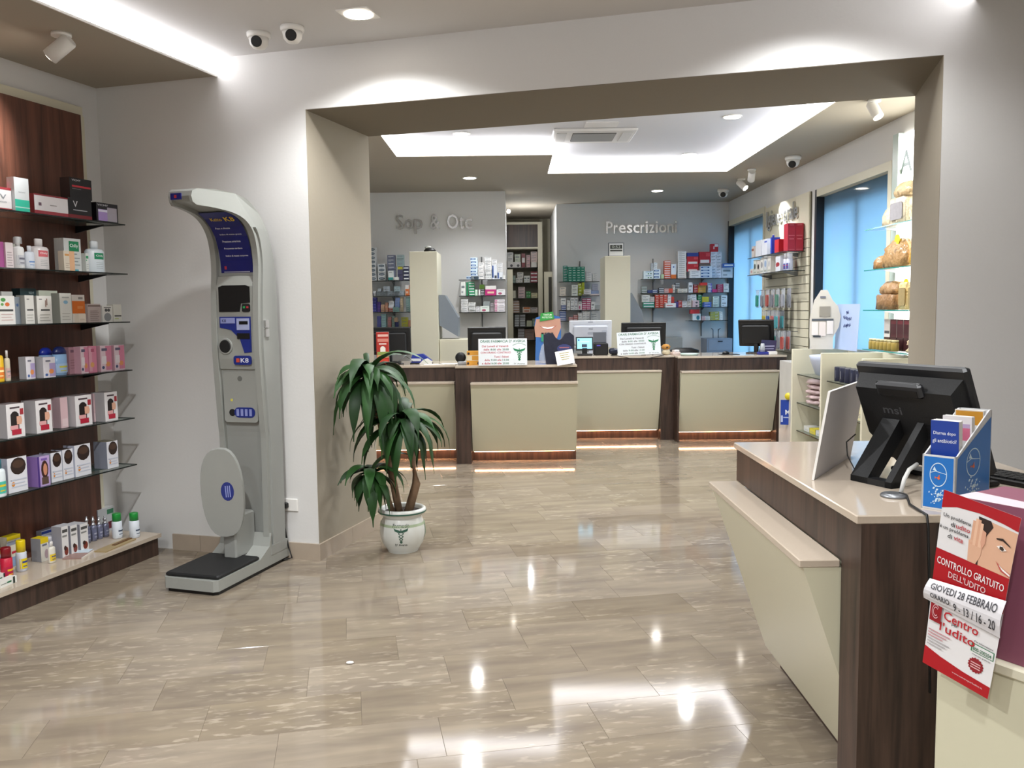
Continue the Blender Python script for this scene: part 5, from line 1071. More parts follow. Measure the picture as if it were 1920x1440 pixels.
# ================================================================ counters
def counter(label, loc, rz, w, d, posts, panels, H=1.012, led=True, group='walnut and cream service counters'):
    t = thing('service_counter', label, 'counter', loc, rz, group)
    hb = H-.025
    MB().bbox(.001, w-.001, -.014, d+.006, hb, H, QUARTZ, .003).obj('worktop', t)
    MB().box(0, w, 0, d, H-.165, hb, WOOD).obj('upper_band', t)
    MB().box(0, w, .20, d, 0, H-.165, WOOD).obj('carcass', t)
    for a, b in posts: MB().box(a, b, .0, .20, 0, H-.165, WOOD).obj('post', t)
    for a, b in panels:
        p = MB().prism([(-.110, H-.190), (.130, .105), (.195, .105), (.195, H-.190)], a+.002, b-.002, CREAM, 'x').obj('front_panel', t)
        MB().bbox(a, b, -.122, -.001, H-.190, H-.166, QUARTZ, .003).obj('panel_ledge', t)
        if led: MB().box(a+.02, b-.02, .150, .165, .098, .104, WARM).obj('plinth_light', t)
    return t
counter('island counter in the foreground carrying a black touch computer and leaflets', (.962, 3.70, 0), RIGHT, 1.335, .81, [(1.195, 1.335)], [(.01, 1.19)], H=1.0, led=False)
counter('far left walnut counter section behind the plant', (-2.3, 9.02, 0), 0, 1.715, .75, [(0, .1)], [(.11, 1.71)])
counter('counter section carrying the red and green opening hours board', (-.58, 8.86, 0), 0, 1.245, .78, [(0, .155)], [(.16, 1.245)])
counter('counter section below the white computer and second hours board', (.68, 10.33, 0), 0, 1.25, .75, [(1.09, 1.25)], [(.0, 1.085)])
t = counter('rightmost counter section with the angled black monitor', (1.93, 10.12, 0), 0, 1.27, .75, [(0, .02), (1.16, 1.27)], [(.025, 1.155)])
# ================================================================ on the island counter
TI = 1.0005
mo = thing('touch_computer', 'black all-in-one touch computer seen from behind on the island counter', 'computer', (1.415, 2.877, TI), math.radians(-65))
MX = Matrix.Translation((0, 0, .045)) @ Matrix.Rotation(math.radians(23), 4, 'X')        # body leans back (top towards -y)
mb = MB(); mb.X = MX; mb.bbox(-.215, .215, -.012, .018, .0, .368, M('#222326', .42), .008); mb.obj('screen_frame', mo)
mb = MB(); mb.X = MX; mb.box(-.198, .198, .0182, .0188, .02, .35, BLACK); mb.obj('glass_front', mo)
mb = MB(); mb.X = MX
P = [(-.20, .335), (.20, .335), (.20, .11), (.12, .01), (-.12, .01), (-.20, .11)]; Q = [(-.185, .305), (.185, .305), (.185, .13), (.10, .03), (-.10, .03), (-.185, .13)]
V = [(x, -.012, z) for x, z in P]+[(x, -.062, z) for x, z in Q]
mb.add(V, [tuple(range(6, 12))[::-1]]+[(k, (k+1) % 6, 6+(k+1) % 6, 6+k) for k in range(6)], BLACKM); mb.obj('rear_shell', mo)
mb = MB(); mb.X = MX; mb.bbox(-.09, .09, -.075, -.05, .285, .335, M('#2a2b2e', .4), .008); mb.box(-.075, .075, -.0765, -.0752, .292, .315, BLACK); mb.obj('carry_handle', mo)
mb = MB(); mb.X = MX; mb.text('msi', -.055, .215, .028, M('#4c4d50', .35), w=.075, y=-.0628); mb.obj('rear_logo', mo)
for k in range(8):
    mb = MB(); mb.X = MX; mb.box(.06, .15, -.0632, -.0622, .12+.013*k, .125+.013*k, BLACK); mb.obj('vent_slot', mo)
st = MB(); st.prism([(-.10, .20), (-.135, .20), (-.275, .018), (-.275, 0), (-.235, 0), (-.095, .17)], -.105, -.035, BLACKM, 'x').prism([(-.10, .20), (-.135, .20), (-.275, .018), (-.275, 0), (-.235, 0), (-.095, .17)], .035, .06, BLACKM, 'x')
st.box(-.105, .06, -.275, -.235, 0, .02, BLACKM); st.obj('rear_strut', mo)
MB().prism([(-.05, .015), (-.03, .16), (.02, .14), (.055, .012)], .12, .16, BLACKM, 'x').bbox(-.17, .19, -.02, .06, 0, .016, BLACKM, .004).obj('base_plate', mo)
wb = thing('leaning_display_board', 'plain white display board leaning on the island counter beside the computer', 'board', (1.002, 2.863, TI), math.atan2(.834, .551))
mb = MB(); mb.X = Matrix.Rotation(math.radians(9), 4, 'X'); mb.box(0, .54, 0, .006, 0, .30, M('#c9c7c8', .55, var=.03), front=M('#c9c7c8', .55, var=.03)); mb.obj('board', wb)
mb = MB(); mb.X = Matrix.Rotation(math.radians(9), 4, 'X'); mb.box(-.002, 0, -.001, .007, 0, .30, WHITE).box(0, .54, -.001, .007, .30, .302, WHITE); mb.obj('white_edge', wb)
pk = thing('cable_grommet', 'silver disc grommet with white cable on the island counter', 'grommet', (1.154, 2.60, TI))
MB().lathe([(.040, 0), (.040, .004), (.036, .009), (.02, .011)], STEEL, 24).obj('disc', pk)
MB().tube([(.02, .0, .01), (.035, .012, .05), (.06, .035, .075), (.10, .07, .085)], .0065, M('#c9c9c6', .4), 8).obj('white_sleeve', pk)
tag(MB().tube([(1.17, 2.60, 1.012), (1.18, 2.57, 1.006), (1.165, 2.53, 1.006), (1.142, 2.47, 1.006), (1.135, 2.40, 1.006), (1.136, 2.352, 1.003), (1.137, 2.345, .97), (1.145, 2.345, .80), (1.155, 2.345, .5)], .0035, BLACK).obj('power_cable'), 'thin black cable running over the island counter edge', 'cable')
tag(MB().tube([(1.27, 3.02, 1.0065), (1.20, 3.02, 1.004), (1.185, 3.05, 1.05), (1.20, 3.10, 1.09), (1.24, 3.12, 1.115)], .0025, BLACK).obj('thin_cable'), 'thin looped black cable between the white board and the computer', 'cable')
kb = thing('keyboard', 'black keyboard lying behind the touch computer on the island', 'keyboard', (1.635, 2.78, TI), math.radians(-65))
MB().bbox(-.17, .17, -.065, .065, 0, .018, BLACK, .004).obj('case', kb)
for r in range(5):
    mb = MB()
    for c in range(12): mb.box(-.165+.0277*c, -.165+.0277*c+.024, -.056+.0225*r, -.056+.0225*r+.018, .018, .024, BLACKM)
    mb.obj('key_row', kb)
# leaflet holder
hx = math.atan2(-.733, .68)
lh = thing('leaflet_holder', 'blue and white stepped leaflet holder with goldfish bowl print', 'leaflet holder', (1.168, 2.455, TI), hx)
CARD = M('#d9dadb', .5); SKY = M('#1a6fbf', .35)
wd, dp = .090, .27
sidep = [(0, 0), (dp, 0), (dp, .265), (dp-.02, .265), (.012, .155), (0, .155)]
MB().prism(sidep, wd-.004, wd, CARD, 'x').obj('side_wall', lh); MB().prism(sidep, 0, .004, CARD, 'x').obj('side_wall', lh)
MB().box(0, wd, 0, .004, 0, .155, CARD).obj('front_wall', lh); MB().box(0, wd, dp-.004, dp, 0, .265, CARD).obj('rear_wall', lh)
MB().box(.004, wd-.004, .004, dp-.004, .001, .006, CARD).box(.004, wd-.004, .09, .093, .006, .19, CARD).box(.004, wd-.004, .18, .183, .006, .225, CARD).obj('inner_floor', lh)
def bowl(mb, f, k=1.0):
    W_ = M('#cfe6f4', .4); n = 28
    for i in range(n):                                    # the round bowl outline
        a, b = 2*math.pi*i/n, 2*math.pi*(i+1)/n
        mb.quad([f(.5+.30*math.cos(a), .66+.24*k*math.sin(a)), f(.5+.30*math.cos(b), .66+.24*k*math.sin(b)), f(.5+.275*math.cos(b), .66+.222*k*math.sin(b)), f(.5+.275*math.cos(a), .66+.222*k*math.sin(a))], W_)
    mb.quad([f(.23, .70), f(.40, .735), f(.62, .705), f(.77, .69), f(.77, .68), f(.62, .695), f(.40, .72), f(.23, .685)][::-1], W_)
    mb.quad([f(.30, .74), f(.36, .82), f(.42, .75), f(.46, .73)][::-1], W_)
    O_ = M('#d9622a', .4); mb.quad([f(.44, .60), f(.52, .63), f(.57, .59), f(.52, .555)][::-1], O_); mb.quad([f(.44, .60), f(.38, .625), f(.39, .575)], O_); mb.quad([f(.50, .63), f(.54, .665), f(.55, .62)][::-1], O_)
    r = random.Random(5)
    for i in range(46):                                   # foam and roots under the bowl
        x, z, s_ = .5+r.gauss(0, .13), .24+r.gauss(0, .11), r.uniform(.010, .034)
        if not (.06 < x < .94 and .02 < z < .48): continue
        a = r.uniform(0, 3.1); mb.quad([f(x+s_*math.cos(a+t)*(1.9 if q % 2 else .8), z+s_*.9*math.sin(a+t)) for q, t in enumerate((0, 1.57, 3.14, 4.71))], W_)
def ffront(u, v): return (.006+u*(wd-.012), -.0012, .006+v*.143)
mb = MB(); mb.quad([(.005, -.0006, .005), (wd-.005, -.0006, .005), (wd-.005, -.0006, .150), (.005, -.0006, .150)], SKY); bowl(mb, ffront); mb.obj('front_print', lh)
def fside(u, v): return (wd+.0012, .02+u*.20, .006+v*.19)
mb = MB(); mb.quad([(wd+.0006, .006, .005), (wd+.0006, dp-.006, .005), (wd+.0006, dp-.006, .245), (wd+.0006, .012, .148)], SKY); bowl(mb, lambda u, v: fside(u*.9+.1, v*.95), .95); mb.obj('side_print', lh)
Lx = Matrix.Translation((1.168, 2.455, TI)) @ Matrix.Rotation(hx, 4, 'Z')
def leaflets(lab, y, w, h, z, n, col, prints, tilt=.06):
    t = thing('leaflet_stack', lab, 'leaflets', Lx @ Vector((.045, y, z)), hx)
    mb = MB(); mb.X = Matrix.Rotation(tilt, 4, 'X'); mb.box(-w/2, w/2, -.002, 0, 0, h, M(col, .35)); mb.obj('front_leaflet', t)
    mb = MB(); mb.X = Matrix.Rotation(tilt, 4, 'X')
    for k, p in enumerate(prints):
        if p[0] == 'T': mb.text(p[1], 0, p[2]*h, p[3]*h, M(p[4], .4), w=p[5]*w, y=-.0028)
        else: mb.box(-w/2+p[0]*w, -w/2+p[1]*w, -.0026, -.002, p[2]*h, p[3]*h, M(p[4], .4))
    mb.obj('leaflet_print', t)
    for k in range(n):
        mb = MB(); mb.X = Matrix.Rotation(tilt, 4, 'X'); mb.box(-w/2+.001*k, w/2, .002+.005*k, .006+.005*k, 0, h-.002*(k % 2), WHITE); mb.obj('leaflet', t)
leaflets('dark blue leaflets asking about antibiotics in the front of holder', .045, .076, .165, .085, 5, '#1d3f9a', [('T', 'Diarrea dopo', .74, .075, '#dfe4f4', .80), ('T', 'gli antibiotici?', .60, .085, '#dfe4f4', .86)])
leaflets('white leaflets with pink picture in the middle of holder', .135, .080, .150, .105, 4, '#e2dfe2', [(.06, .94, .20, .78, '#d0708c'), (.10, .9, .42, .46, '#f0c0cc'), (.06, .6, .08, .14, '#8fb8d0'), (.06, .94, .78, .86, '#b9a4c8')])
leaflets('white leaflets with ochre heading in the back of holder', .225, .080, .135, .13, 3, '#dcd6cc', [(.04, .98, .42, .98, '#c98f2e'), (.1, .5, .58, .62, '#ead0a0')])

# ================================================================ cream cabinet with the hearing-test poster
ux, uy = .51, -.86
cbz = thing('cream_display_cabinet', 'low cream display cabinet at the right edge of the picture', 'cabinet', (.932, 1.866, 0), math.atan2(uy, ux))
MB().bbox(0, .85, 0, .42, .0, .815, CREAM, .004).obj('body', cbz); MB().bbox(-.004, .854, -.006, .426, .815, .84, CREAMW, .004).obj('top', cbz)
hb_ = thing('mauve_display_box', 'mauve and white printed cardboard box on the cream cabinet', 'box', (.945, 1.850, .8405), math.atan2(uy, ux))
MAU = M('#8a5064', .45)
MB().box(.0, .30, .012, .20, 0, .325, MAU).obj('carton', hb_)
mb = MB(); mb.quad([(.0, .014, .3256), (.30, .014, .3256), (.30, .05, .3256), (.0, .09, .3256)], M('#e2cfd6', .4)); mb.quad([(.2, .0118, .1), (.3, .0118, .1), (.3, .0118, .3), (.2, .0118, .3)], M('#8c2433', .4))
mb.text('CYN', .21, .12, .04, M('#d6a8b4', .4), w=.10, fn=lambda a, b: (a, b, .3258)); mb.text('ZIO', .235, .06, .028, M('#5a2c3e', .4), w=.07, y=.0117)
mb.text('C', .25, .2, .03, M('#e0c8cc', .4), y=.0116); mb.obj('box_print', hb_)
# poster: corners in its own plane, hung a little crooked on the front of the box
po = thing('hearing_test_poster', 'red and white free hearing test poster taped to the mauve box', 'poster', (.905, 1.82, 0), math.atan2(uy, ux))
TL, TR, BL, BR = (.010, 1.190), (.172, 1.161), (-.025, .803), (.121, .776)
def pp(u, v, y=0.0):                       # u,v in 0..1 from the upper left; the sheet bulges slightly
    x = (TL[0]*(1-u)+TR[0]*u)*(1-v) + (BL[0]*(1-u)+BR[0]*u)*v; z = (TL[1]*(1-u)+TR[1]*u)*(1-v) + (BL[1]*(1-u)+BR[1]*u)*v
    return (x, -.004*math.sin(math.pi*min(v*1.2, 1)) - y - .012*max(v-.6, 0), z)
def area(mb, P, m, y): mb.quad([pp(u, v, y) for u, v in P][::-1], m)
def grid(mb, u0, u1, v0, v1, m, y, n=8):
    for k in range(n):
        a, b = v0+(v1-v0)*k/n, v0+(v1-v0)*(k+1)/n; area(mb, [(u0, a), (u1, a), (u1, b), (u0, b)], m, y)
PW = M('#dddbdb', .3); PR = M('#a8121e', .3); SKIN = M('#d9ab8e', .5, var=.12, scale=8); HAIRC = M('#2c1c16', .5)
mb = MB(); grid(mb, 0, 1, 0, 1, PW, .0); mb.obj('sheet', po)
mb = MB(); Y1 = .0008
area(mb, [(0, 0), (1, 0), (1, .075), (.8, .062), (.5, .055), (.2, .068), (0, .098)], PR, Y1); mb.obj('red_band', po)
mb = MB(); grid(mb, 0, 1, .325, .52, PR, Y1, 4); mb.obj('red_band', po); mb = MB()
area(mb, [(0, .895), (.25, .915), (.6, .93), (1, .935), (1, 1), (0, 1)], PR, Y1); mb.obj('red_band', po)
mb = MB()
area(mb, [(.62, .075), (1, .085), (1, .325), (.55, .325), (.60, .22)], SKIN, Y1)                                        # cheek and face
area(mb, [(.50, .07), (.66, .072), (.70, .10), (.64, .15), (.60, .20), (.53, .14)], HAIRC, Y1*1.6)                       # hair by the temple
area(mb, [(.50, .25), (.56, .22), (.58, .325), (.50, .325)], HAIRC, Y1*1.6)
for k, (u, v) in enumerate(((.44, .10), (.475, .085), (.51, .085), (.545, .10))):                                       # cupped hand
    area(mb, [(u, v), (u+.035, v), (u+.045, .23), (u+.002, .23)], M(('#d2a184', '#dfb598')[k % 2], .5), Y1*2+.0002*k)
area(mb, [(.42, .21), (.60, .20), (.60, .27), (.55, .325), (.44, .325)], SKIN, Y1*2)
area(mb, [(.58, .13), (.63, .14), (.635, .20), (.60, .235), (.575, .20)], M('#cf9a80', .5), Y1*3)                        # ear
area(mb, [(.76, .145), (.84, .135), (.94, .16), (.95, .168), (.84, .148), (.77, .152)], HAIRC, Y1*3)                     # brow
area(mb, [(.78, .185), (.84, .172), (.91, .19), (.85, .202)], M('#efe8e2', .3), Y1*3); area(mb, [(.82, .179), (.86, .178), (.88, .19), (.86, .199), (.82, .194)], M('#3a2c20', .3), Y1*3.4)
area(mb, [(.80, .262), (.88, .285), (1, .30), (1, .32), (.88, .305)], M('#b8504a', .4), Y1*3); area(mb, [(.84, .274), (.9, .288), (1, .304), (1, .313), (.9, .298)], M('#f0ebe6', .3), Y1*3.4)
mb.obj('portrait_print', po)
mb = MB()
def ptxt(t, u, v, w, h, c, y=.0026): MB().text(t, u, -v, h, M(c, .5), w=w, fn=lambda a, b: pp(a, -b, y)).obj('lettering', po)
ptxt('Un problema', .235, .145, .38, .026, '#26262a'); ptxt('di', .19, .178, .06, .024, '#26262a'); ptxt('udito', .33, .178, .19, .026, '#b0303c')
ptxt('\u00e8 un problema', .215, .212, .40, .026, '#26262a'); ptxt('di', .17, .246, .06, .024, '#26262a'); ptxt('vita', .29, .246, .13, .026, '#b0303c')
ptxt('CONTROLLO GRATUITO', .50, .405, .92, .040, '#e8e0e0'); ptxt("DELL'UDITO", .48, .458, .52, .036, '#d8b8ba')
ptxt('Centro', .48, .700, .50, .052, '#b01824'); ptxt("l'udito", .45, .770, .52, .052, '#b01824'); ptxt('per', .40, .715, .09, .016, '#26262a')
MBL = []
for k in range(6):
    mb2 = MB(); area(mb2, [(.03, .787+.0165*k), (.36-.05*(k % 3), .787+.0165*k), (.36-.05*(k % 3), .793+.0165*k), (.03, .793+.0165*k)], M('#c08a90' if k < 3 else '#a8a4a6', .5), .0026); mb2.obj('fine_print_line', po)
ptxt('Per informazioni', .83, .735, .26, .010, '#404044'); ptxt('800-200204', .82, .782, .26, .020, '#1f6a44'); ptxt('chiamata gratuita', .82, .808, .26, .009, '#404044')
mb = MB(); area(mb, [(.66, .745), (.98, .745), (.98, .792), (.66, .792)], M('#2f7a50', .4), .0010); area(mb, [(.68, .749), (.97, .749), (.97, .788), (.68, .788)], PW, .0014); mb.obj('phone_frame', po)
mb = MB(); area(mb, [(.76+.115*(1 if k % 2 else .86)*math.cos(k*math.pi/16), .86+.043*(1 if k % 2 else .86)*math.sin(k*math.pi/16)) for k in range(32)], M('#8c1c26', .4), .0012)
for k in range(3): area(mb, [(.69, .845+.013*k), (.83, .845+.013*k), (.83, .851+.013*k), (.69, .851+.013*k)], M('#d8a8a8', .4), .002)
mb.obj('star_seal', po); mb = MB(); mb.text('www.centroperludito.it', .68, -.968, .012, M('#e0b4b4', .4), w=.45, fn=lambda a, b: pp(a, -b, .002)); mb.obj('web_line', po)
mb = MB(); area(mb, [(.03, .615), (.20, .615), (.20, .735), (.03, .735)], M('#8e1420', .35), .0042)
n = 18
for r_, o_ in ((.055, 0), (.036, .01)):
    for k in range(n-4):
        a, b = .7+2*math.pi*k/n, .7+2*math.pi*(k+1)/n
        area(mb, [(.115+r_*math.cos(a), .675+r_*.75*math.sin(a)), (.115+r_*math.cos(b), .675+r_*.75*math.sin(b)), (.115+(r_-.008)*math.cos(b), .675+(r_-.008)*.75*math.sin(b)), (.115+(r_-.008)*math.cos(a), .675+(r_-.008)*.75*math.sin(a))], M('#d0a0a4', .4), .0050)
mb.obj('clinic_logo', po)
nt_ = thing('date_note', 'white paper strip with handwritten date and hours taped across the poster', 'note', (.905, 1.82, 0), math.atan2(uy, ux))
def np_(u, w):                        # w 0..1 across the strip; its left end hangs lower and lifts off
    t0, t1 = .505-.065*u, .632+.012*u; v = t0+(t1-t0)*w
    return pp(u, v, .006+.010*math.sin(math.pi*min(max(w, 0), 1)))
mb = MB()
for k in range(6): mb.quad([np_(-.02-.06*k/6, k/6), np_(1.03, k/6), np_(1.03, (k+1)/6), np_(-.02-.06*(k+1)/6, (k+1)/6)][::-1], M('#dcdade', .45))
mb.obj('paper', nt_)
def ntxt(t, u, w, wd_, h): MB().text(t, u, -w, h, M('#3c3c42', .5), w=wd_, fn=lambda a, b: (lambda p: (p[0], p[1]-.0014, p[2]))(np_(a, -b))).obj('handwriting', nt_)
ntxt('GIOVEDI 28 FEBBRAIO', .50, .36, .92, .24); ntxt('ORARIO:', .20, .74, .30, .22); ntxt('9 - 13 / 16 - 20', .68, .86, .58, .30)
# ================================================================ on the dispensing counters
TB = 1.0125
def monitor(label, x, y, w, h, z0=.06, rz=0, tilt=8, white=False, stand=True, top=None):
    t = thing('desktop_monitor' if not white else 'white_touch_computer', label, 'monitor' if not white else 'computer', (x, y, TB), rz)
    m = BLACK if not white else M('#d3d6dd', .35); m2 = BLACKM if not white else M('#c6c9d2', .4)
    X = Matrix.Translation((0, 0, z0)) @ Matrix.Rotation(math.radians(tilt), 4, 'X')
    mb = MB(); mb.X = X; mb.bbox(-w/2, w/2, -.01, .02, 0, h, m, .006); mb.obj('rear_cover', t)
    mb = MB(); mb.X = X; mb.bbox(-w*.4, w*.4, -.045, -.008, h*.12, h*.82, m2, .012); mb.obj('rear_bulge', t)
    mb = MB(); mb.X = X; mb.box(-w*.42, w*.42, -.0105, -.0098, h*.86, h*.875, M('#2e2f31', .4) if not white else M('#a9acb4', .4)); mb.obj('vent_line', t)
    mb = MB(); mb.X = X; mb.box(-w/2+.012, w/2-.012, .0202, .0206, .012, h-.012, M('#101215', .15)); mb.obj('screen', t)
    MB().bbox(-.025, .025, -.05, .0, 0, z0+.12, m, .006).bbox(-.11, .11, -.10, .09, 0, .014, m, .004).obj('stand', t)
    if white:
        mb = MB(); mb.X = X; mb.text('msi', 0, h*.68, .026, M('#5f636e', .4), y=-.046); mb.prism(rr(-.04, .04, h*.50, h*.60, .012), -.046, -.045, M('#a9adb8', .4), 'y'); mb.box(w*.26, w*.38, -.0462, -.045, h*.45, h*.66, M('#b4b8c4', .4)); mb.box(-.03, .03, -.012, -.0105, h*.93, h*.96, M('#8f929c', .4)); mb.obj('rear_logo', t)
    return t
monitor('black monitor seen from behind at the far left counter', -1.325, 9.50, .46, .30, z0=.09)
monitor('black monitor seen from behind, behind the first opening hours board', -.262, 9.30, .405, .30, z0=.085)
monitor('white all-in-one computer seen from behind beside the customer display', .99, 10.95, .53, .345, z0=.075, white=True)
monitor('black monitor seen from behind, behind the second opening hours board', 1.66, 10.98, .56, .30, z0=.085)
monitor('black monitor turned sideways at the rightmost counter end', 2.98, 10.58, .42, .33, z0=.085, rz=math.radians(-28), tilt=14)

def hours_board(label, x, y, w, h, rz, roll_, ink, group):
    t = thing('opening_hours_board', label, 'sign', (x, y, TB+.0005+abs(roll_)*w/2), rz, group)
    R_ = Matrix.Rotation(roll_, 4, 'Y') @ Matrix.Rotation(-.12, 4, 'X')
    mb = MB(); mb.X = R_; mb.box(-w/2, w/2, -.003, .003, 0, h, M('#dfe3e6', .3)); mb.obj('board', t)
    mb = MB(); mb.X = R_; g = '#1f6a4a'; yy = -.0038
    mb.text("ORARI FARMACIA D' AVERSA", 0, h*.855, h*.10, M(g, .5), w=w*.93, y=yy)
    mb.text('Dai Lunedi al Venerdi', -w*.155, h*.685, h*.075, M(ink, .5), w=w*.54, y=yy)
    mb.text('dalle', -w*.335, h*.560, h*.075, M(ink, .5), w=w*.12, y=yy); mb.text('8:00', -w*.195, h*.560, h*.072, M(g, .5), w=w*.11, y=yy); mb.text('alle', -w*.075, h*.560, h*.075, M(ink, .5), w=w*.085, y=yy); mb.text('20:00', .06*w, h*.560, h*.072, M(g, .5), w=w*.13, y=yy)
    mb.text('CON ORARIO CONTINUO', -w*.145, h*.445, h*.07, M(ink, .5), w=w*.62, y=yy)
    mb.text('Tutti i Sabati', -w*.03, h*.290, h*.075, M(ink, .5), w=w*.30, y=yy)
    for k, (p, a, b) in enumerate((('dalle', '9:00', '13:30'), ('e dalle', '16:00', '20:00'))):
        z = h*(.165-.125*k); mb.text(p, -w*(.32 if k == 0 else .345), z, h*.075, M(ink, .5), w=w*(.11 if k == 0 else .17), y=yy); mb.text(a, -w*.185, z, h*.072, M(g, .5), w=w*.12, y=yy); mb.text('alle', -w*.07, z, h*.075, M(ink, .5), w=w*.085, y=yy); mb.text(b, .06*w, z, h*.072, M(g, .5), w=w*.13, y=yy)
    mb.text("D' Aversa", w*.34, h*.035, h*.05, M('#5a6a64', .5), w=w*.22, y=yy)
    n = 10
    for k in range(n):
        a, b = math.radians(40+100*k/n), math.radians(40+100*(k+1)/n); f = lambda t_, r_: (w*.34+r_*w*.17*math.cos(t_), yy, h*.60+r_*h*.20*math.sin(t_))
        mb.quad([f(b, 1.0), f(a, 1.0), f(a, 1.10), f(b, 1.10)][::-1], M('#8aa898', .5))
    mb.obj('lettering', t)
    mb = MB(); mb.X = R_; caduceus(mb, w*.34, h*.42, h*.50, lambda a, b: (a, yy-.0003, b), M('#1f7a4e', .5)); mb.obj('emblem', t)
    MB().prism([(.01, 0), (.09, 0), (.03, h*.7)], -.01, .01, WHITE, 'x').obj('prop_foot', t)
hours_board('opening hours board with red and green lettering on the left counter', -.09, 8.835, .495, .272, 0, 0, '#b83a4c', 'opening hours boards')
hours_board('opening hours board with black and green lettering, standing slightly tilted', 1.522, 10.365, .515, .275, 0, -.035, '#3a3440', 'opening hours boards')
# red carton, purple cup dispenser
tag(carton_mesh('product_display_box', .13, .07, .345, '#b02c20', [(.12, .95, .86, .93, '#e6b8ac'), (.1, .95, .70, .80, '#d8887a'), (.2, .8, .62, .66, '#f0d8d0'), (.3, .72, .40, .52, '#ece6dc'), ('E', .5, .5, .2, .07, '#ece6dc'), (.05, .95, .30, .40, '#8a9a50'), (.05, .95, .22, .30, '#d9a070'), (.1, .9, .04, .18, '#c8402c')], '#d8d2d0', '#e4dcd8').obj('product_display_box', None, (-1.36, 9.20, TB), .12), 'tall red and white product display box on the far left counter', 'box')
cd_ = thing('candy_jar', 'clear violet jar with blue label beside the red display box', 'jar', (-1.51, 9.22, TB)); MB().lathe([(.045, 0), (.05, .01), (.05, .19), (.045, .20)], M('#8c7aa0', .2), 18).obj('body', cd_); MB().lathe([(.052, .195), (.052, .225), (.046, .23)], M('#5a3a70', .3), 18).obj('lid', cd_); MB().lathe([(.0508, .05), (.0508, .10)], M('#3a4aa0', .4), 18, cap=False).obj('label_print', cd_)
pr = thing('card_terminal', 'blue and white angular card terminal on the far left counter', 'card terminal', (-.965, 9.30, TB), 0)
MB().prism([(-.10, 0), (.09, 0), (.115, .03), (.06, .075), (.02, .105), (-.09, .10), (-.11, .05)], -.05, .05, M('#1f2f8a', .35), 'y').obj('shell', pr); MB().prism([(-.02, 0), (.118, 0), (.118, .028), (.07, .06), (.02, .04)], -.054, -.0505, M('#dcdcd6', .4), 'y').obj('white_trim', pr); MB().box(-.11, .0, -.056, -.0505, .03, .058, M('#c9ccd0', .4)).obj('name_plate', pr); MB().box(-.115, .12, -.052, .052, -.0, .012, BLACK).obj('base', pr)
pn = thing('pen_on_stand', 'silver pen on a short black stand before the left monitor', 'pen', (-1.17, 9.2, TB)); MB().lathe([(.03, 0), (.03, .012), (.008, .02)], BLACK, 14).obj('stand', pn); MB().tube([(-.04, 0, .03), (.06, 0, .10)], .005, STEEL).obj('pen', pn)
pp_i = 0
for (x, y, r_, w) in ((-.82, 9.14, .2, .21), (-.66, 9.20, -.3, .21)):
    tag(MB().box(-w/2, w/2, -.07, .07, 0, .003, WHITE).obj('paper_sheet', None, (x, y, TB), r_), ('white paper sheet beside the card terminal', 'white paper sheet beside the tape dispenser')[pp_i], 'paper'); pp_i += 1
td = thing('tape_dispenser', 'black and grey tape roll dispenser left of the hours board', 'dispenser', (-.53, 9.03, TB+.0)); MB().lathe([(.020, -.02), (.055, -.018), (.055, .018), (.020, .02)], BLACKM, 20, (0, 0, .075), 'y').obj('roll', td); MB().bbox(-.03, .12, -.03, .03, 0, .035, M('#9c9fa4', .4), .006).obj('base', td)
OR_ = M('#dd9a3a', .45); 
for k, (x, y, z, w, h, lab) in enumerate(((-.395, 8.99, TB, .14, .045, 'orange carton with dark spots, lowest in pile by the hours board'), (-.395, 8.99, TB+.0458, .13, .055, 'white and orange carton in the middle of pile by the hours board'), (-.385, 8.99, TB+.1016, .15, .042, 'orange carton on top of pile by the hours board'))):
    tag(carton_mesh('sweets_carton', w, .10, h, '#e0a03c' if k != 1 else '#e6d8b8', [('E', .12, .4, .08, .3, '#2a2430'), ('E', .88, .4, .09, .35, '#2a2430')] if k != 1 else [(.4, 1, .1, .9, '#e0a03c')]).obj('sweets_carton', None, (x, y, z)), lab, 'carton', 'orange cartons by the hours board')
# navy bag with note, smile display
bg_ = thing('navy_shopping_bag', 'dark navy carrier bag with cut-out handle on the left counter', 'bag', (.49, 8.98, TB))
P = [(-.135, 0), (.135, 0), (.155, .20), (.15, .29), (.11, .325), (.06, .315), (.035, .27), (.0, .245), (-.035, .27), (-.06, .31), (-.11, .325), (-.16, .30), (-.155, .15)]
MB().prism(P, -.055, .055, M('#1d2033', .5, var=.3, scale=14, bump=.6), 'y').obj('bag_body', bg_)
mb = MB(); mb.quad([(.075*math.cos(t)-.0+.05, -.0562, .16+.045*math.sin(t)) for t in [k*.4488 for k in range(14)]], M('#39406e', .4)); mb.box(-.01, .10, -.057, -.0564, .118, .132, M('#d8b23c', .4)); mb.box(.0, .1, -.0572, -.0566, .165, .175, M('#a86a70', .4)); mb.obj('bag_print', bg_)
mb = MB(); mb.lathe([(.05, 0), (.06, .06), (.03, .18), (.01, .2)], CLEAR, 12, (-.15, .02, .01), cap=False); mb.obj('plastic_wrap', bg_)
nn = thing('taped_note', 'square white note with gold print hanging over the counter edge', 'note', (.545, 8.835, 1.06), 0)
mb = MB(); mb.X = Matrix.Rotation(-.17, 4, 'Y') @ Matrix.Rotation(-.25, 4, 'X'); mb.box(-.09, .09, -.0015, .0015, -.045, .10, WHITE)
for k in range(4): mb.box(-.05+.004*k, .05-.01*(k % 2), -.0022, -.0015, .07-.022*k, .078-.022*k, M('#9a9258', .5))
mb.obj('paper', nn)
sm = thing('smile_display_stand', 'cardboard display stand with big smile print and green top sign', 'display stand', (.40, 9.62, TB), -.05)
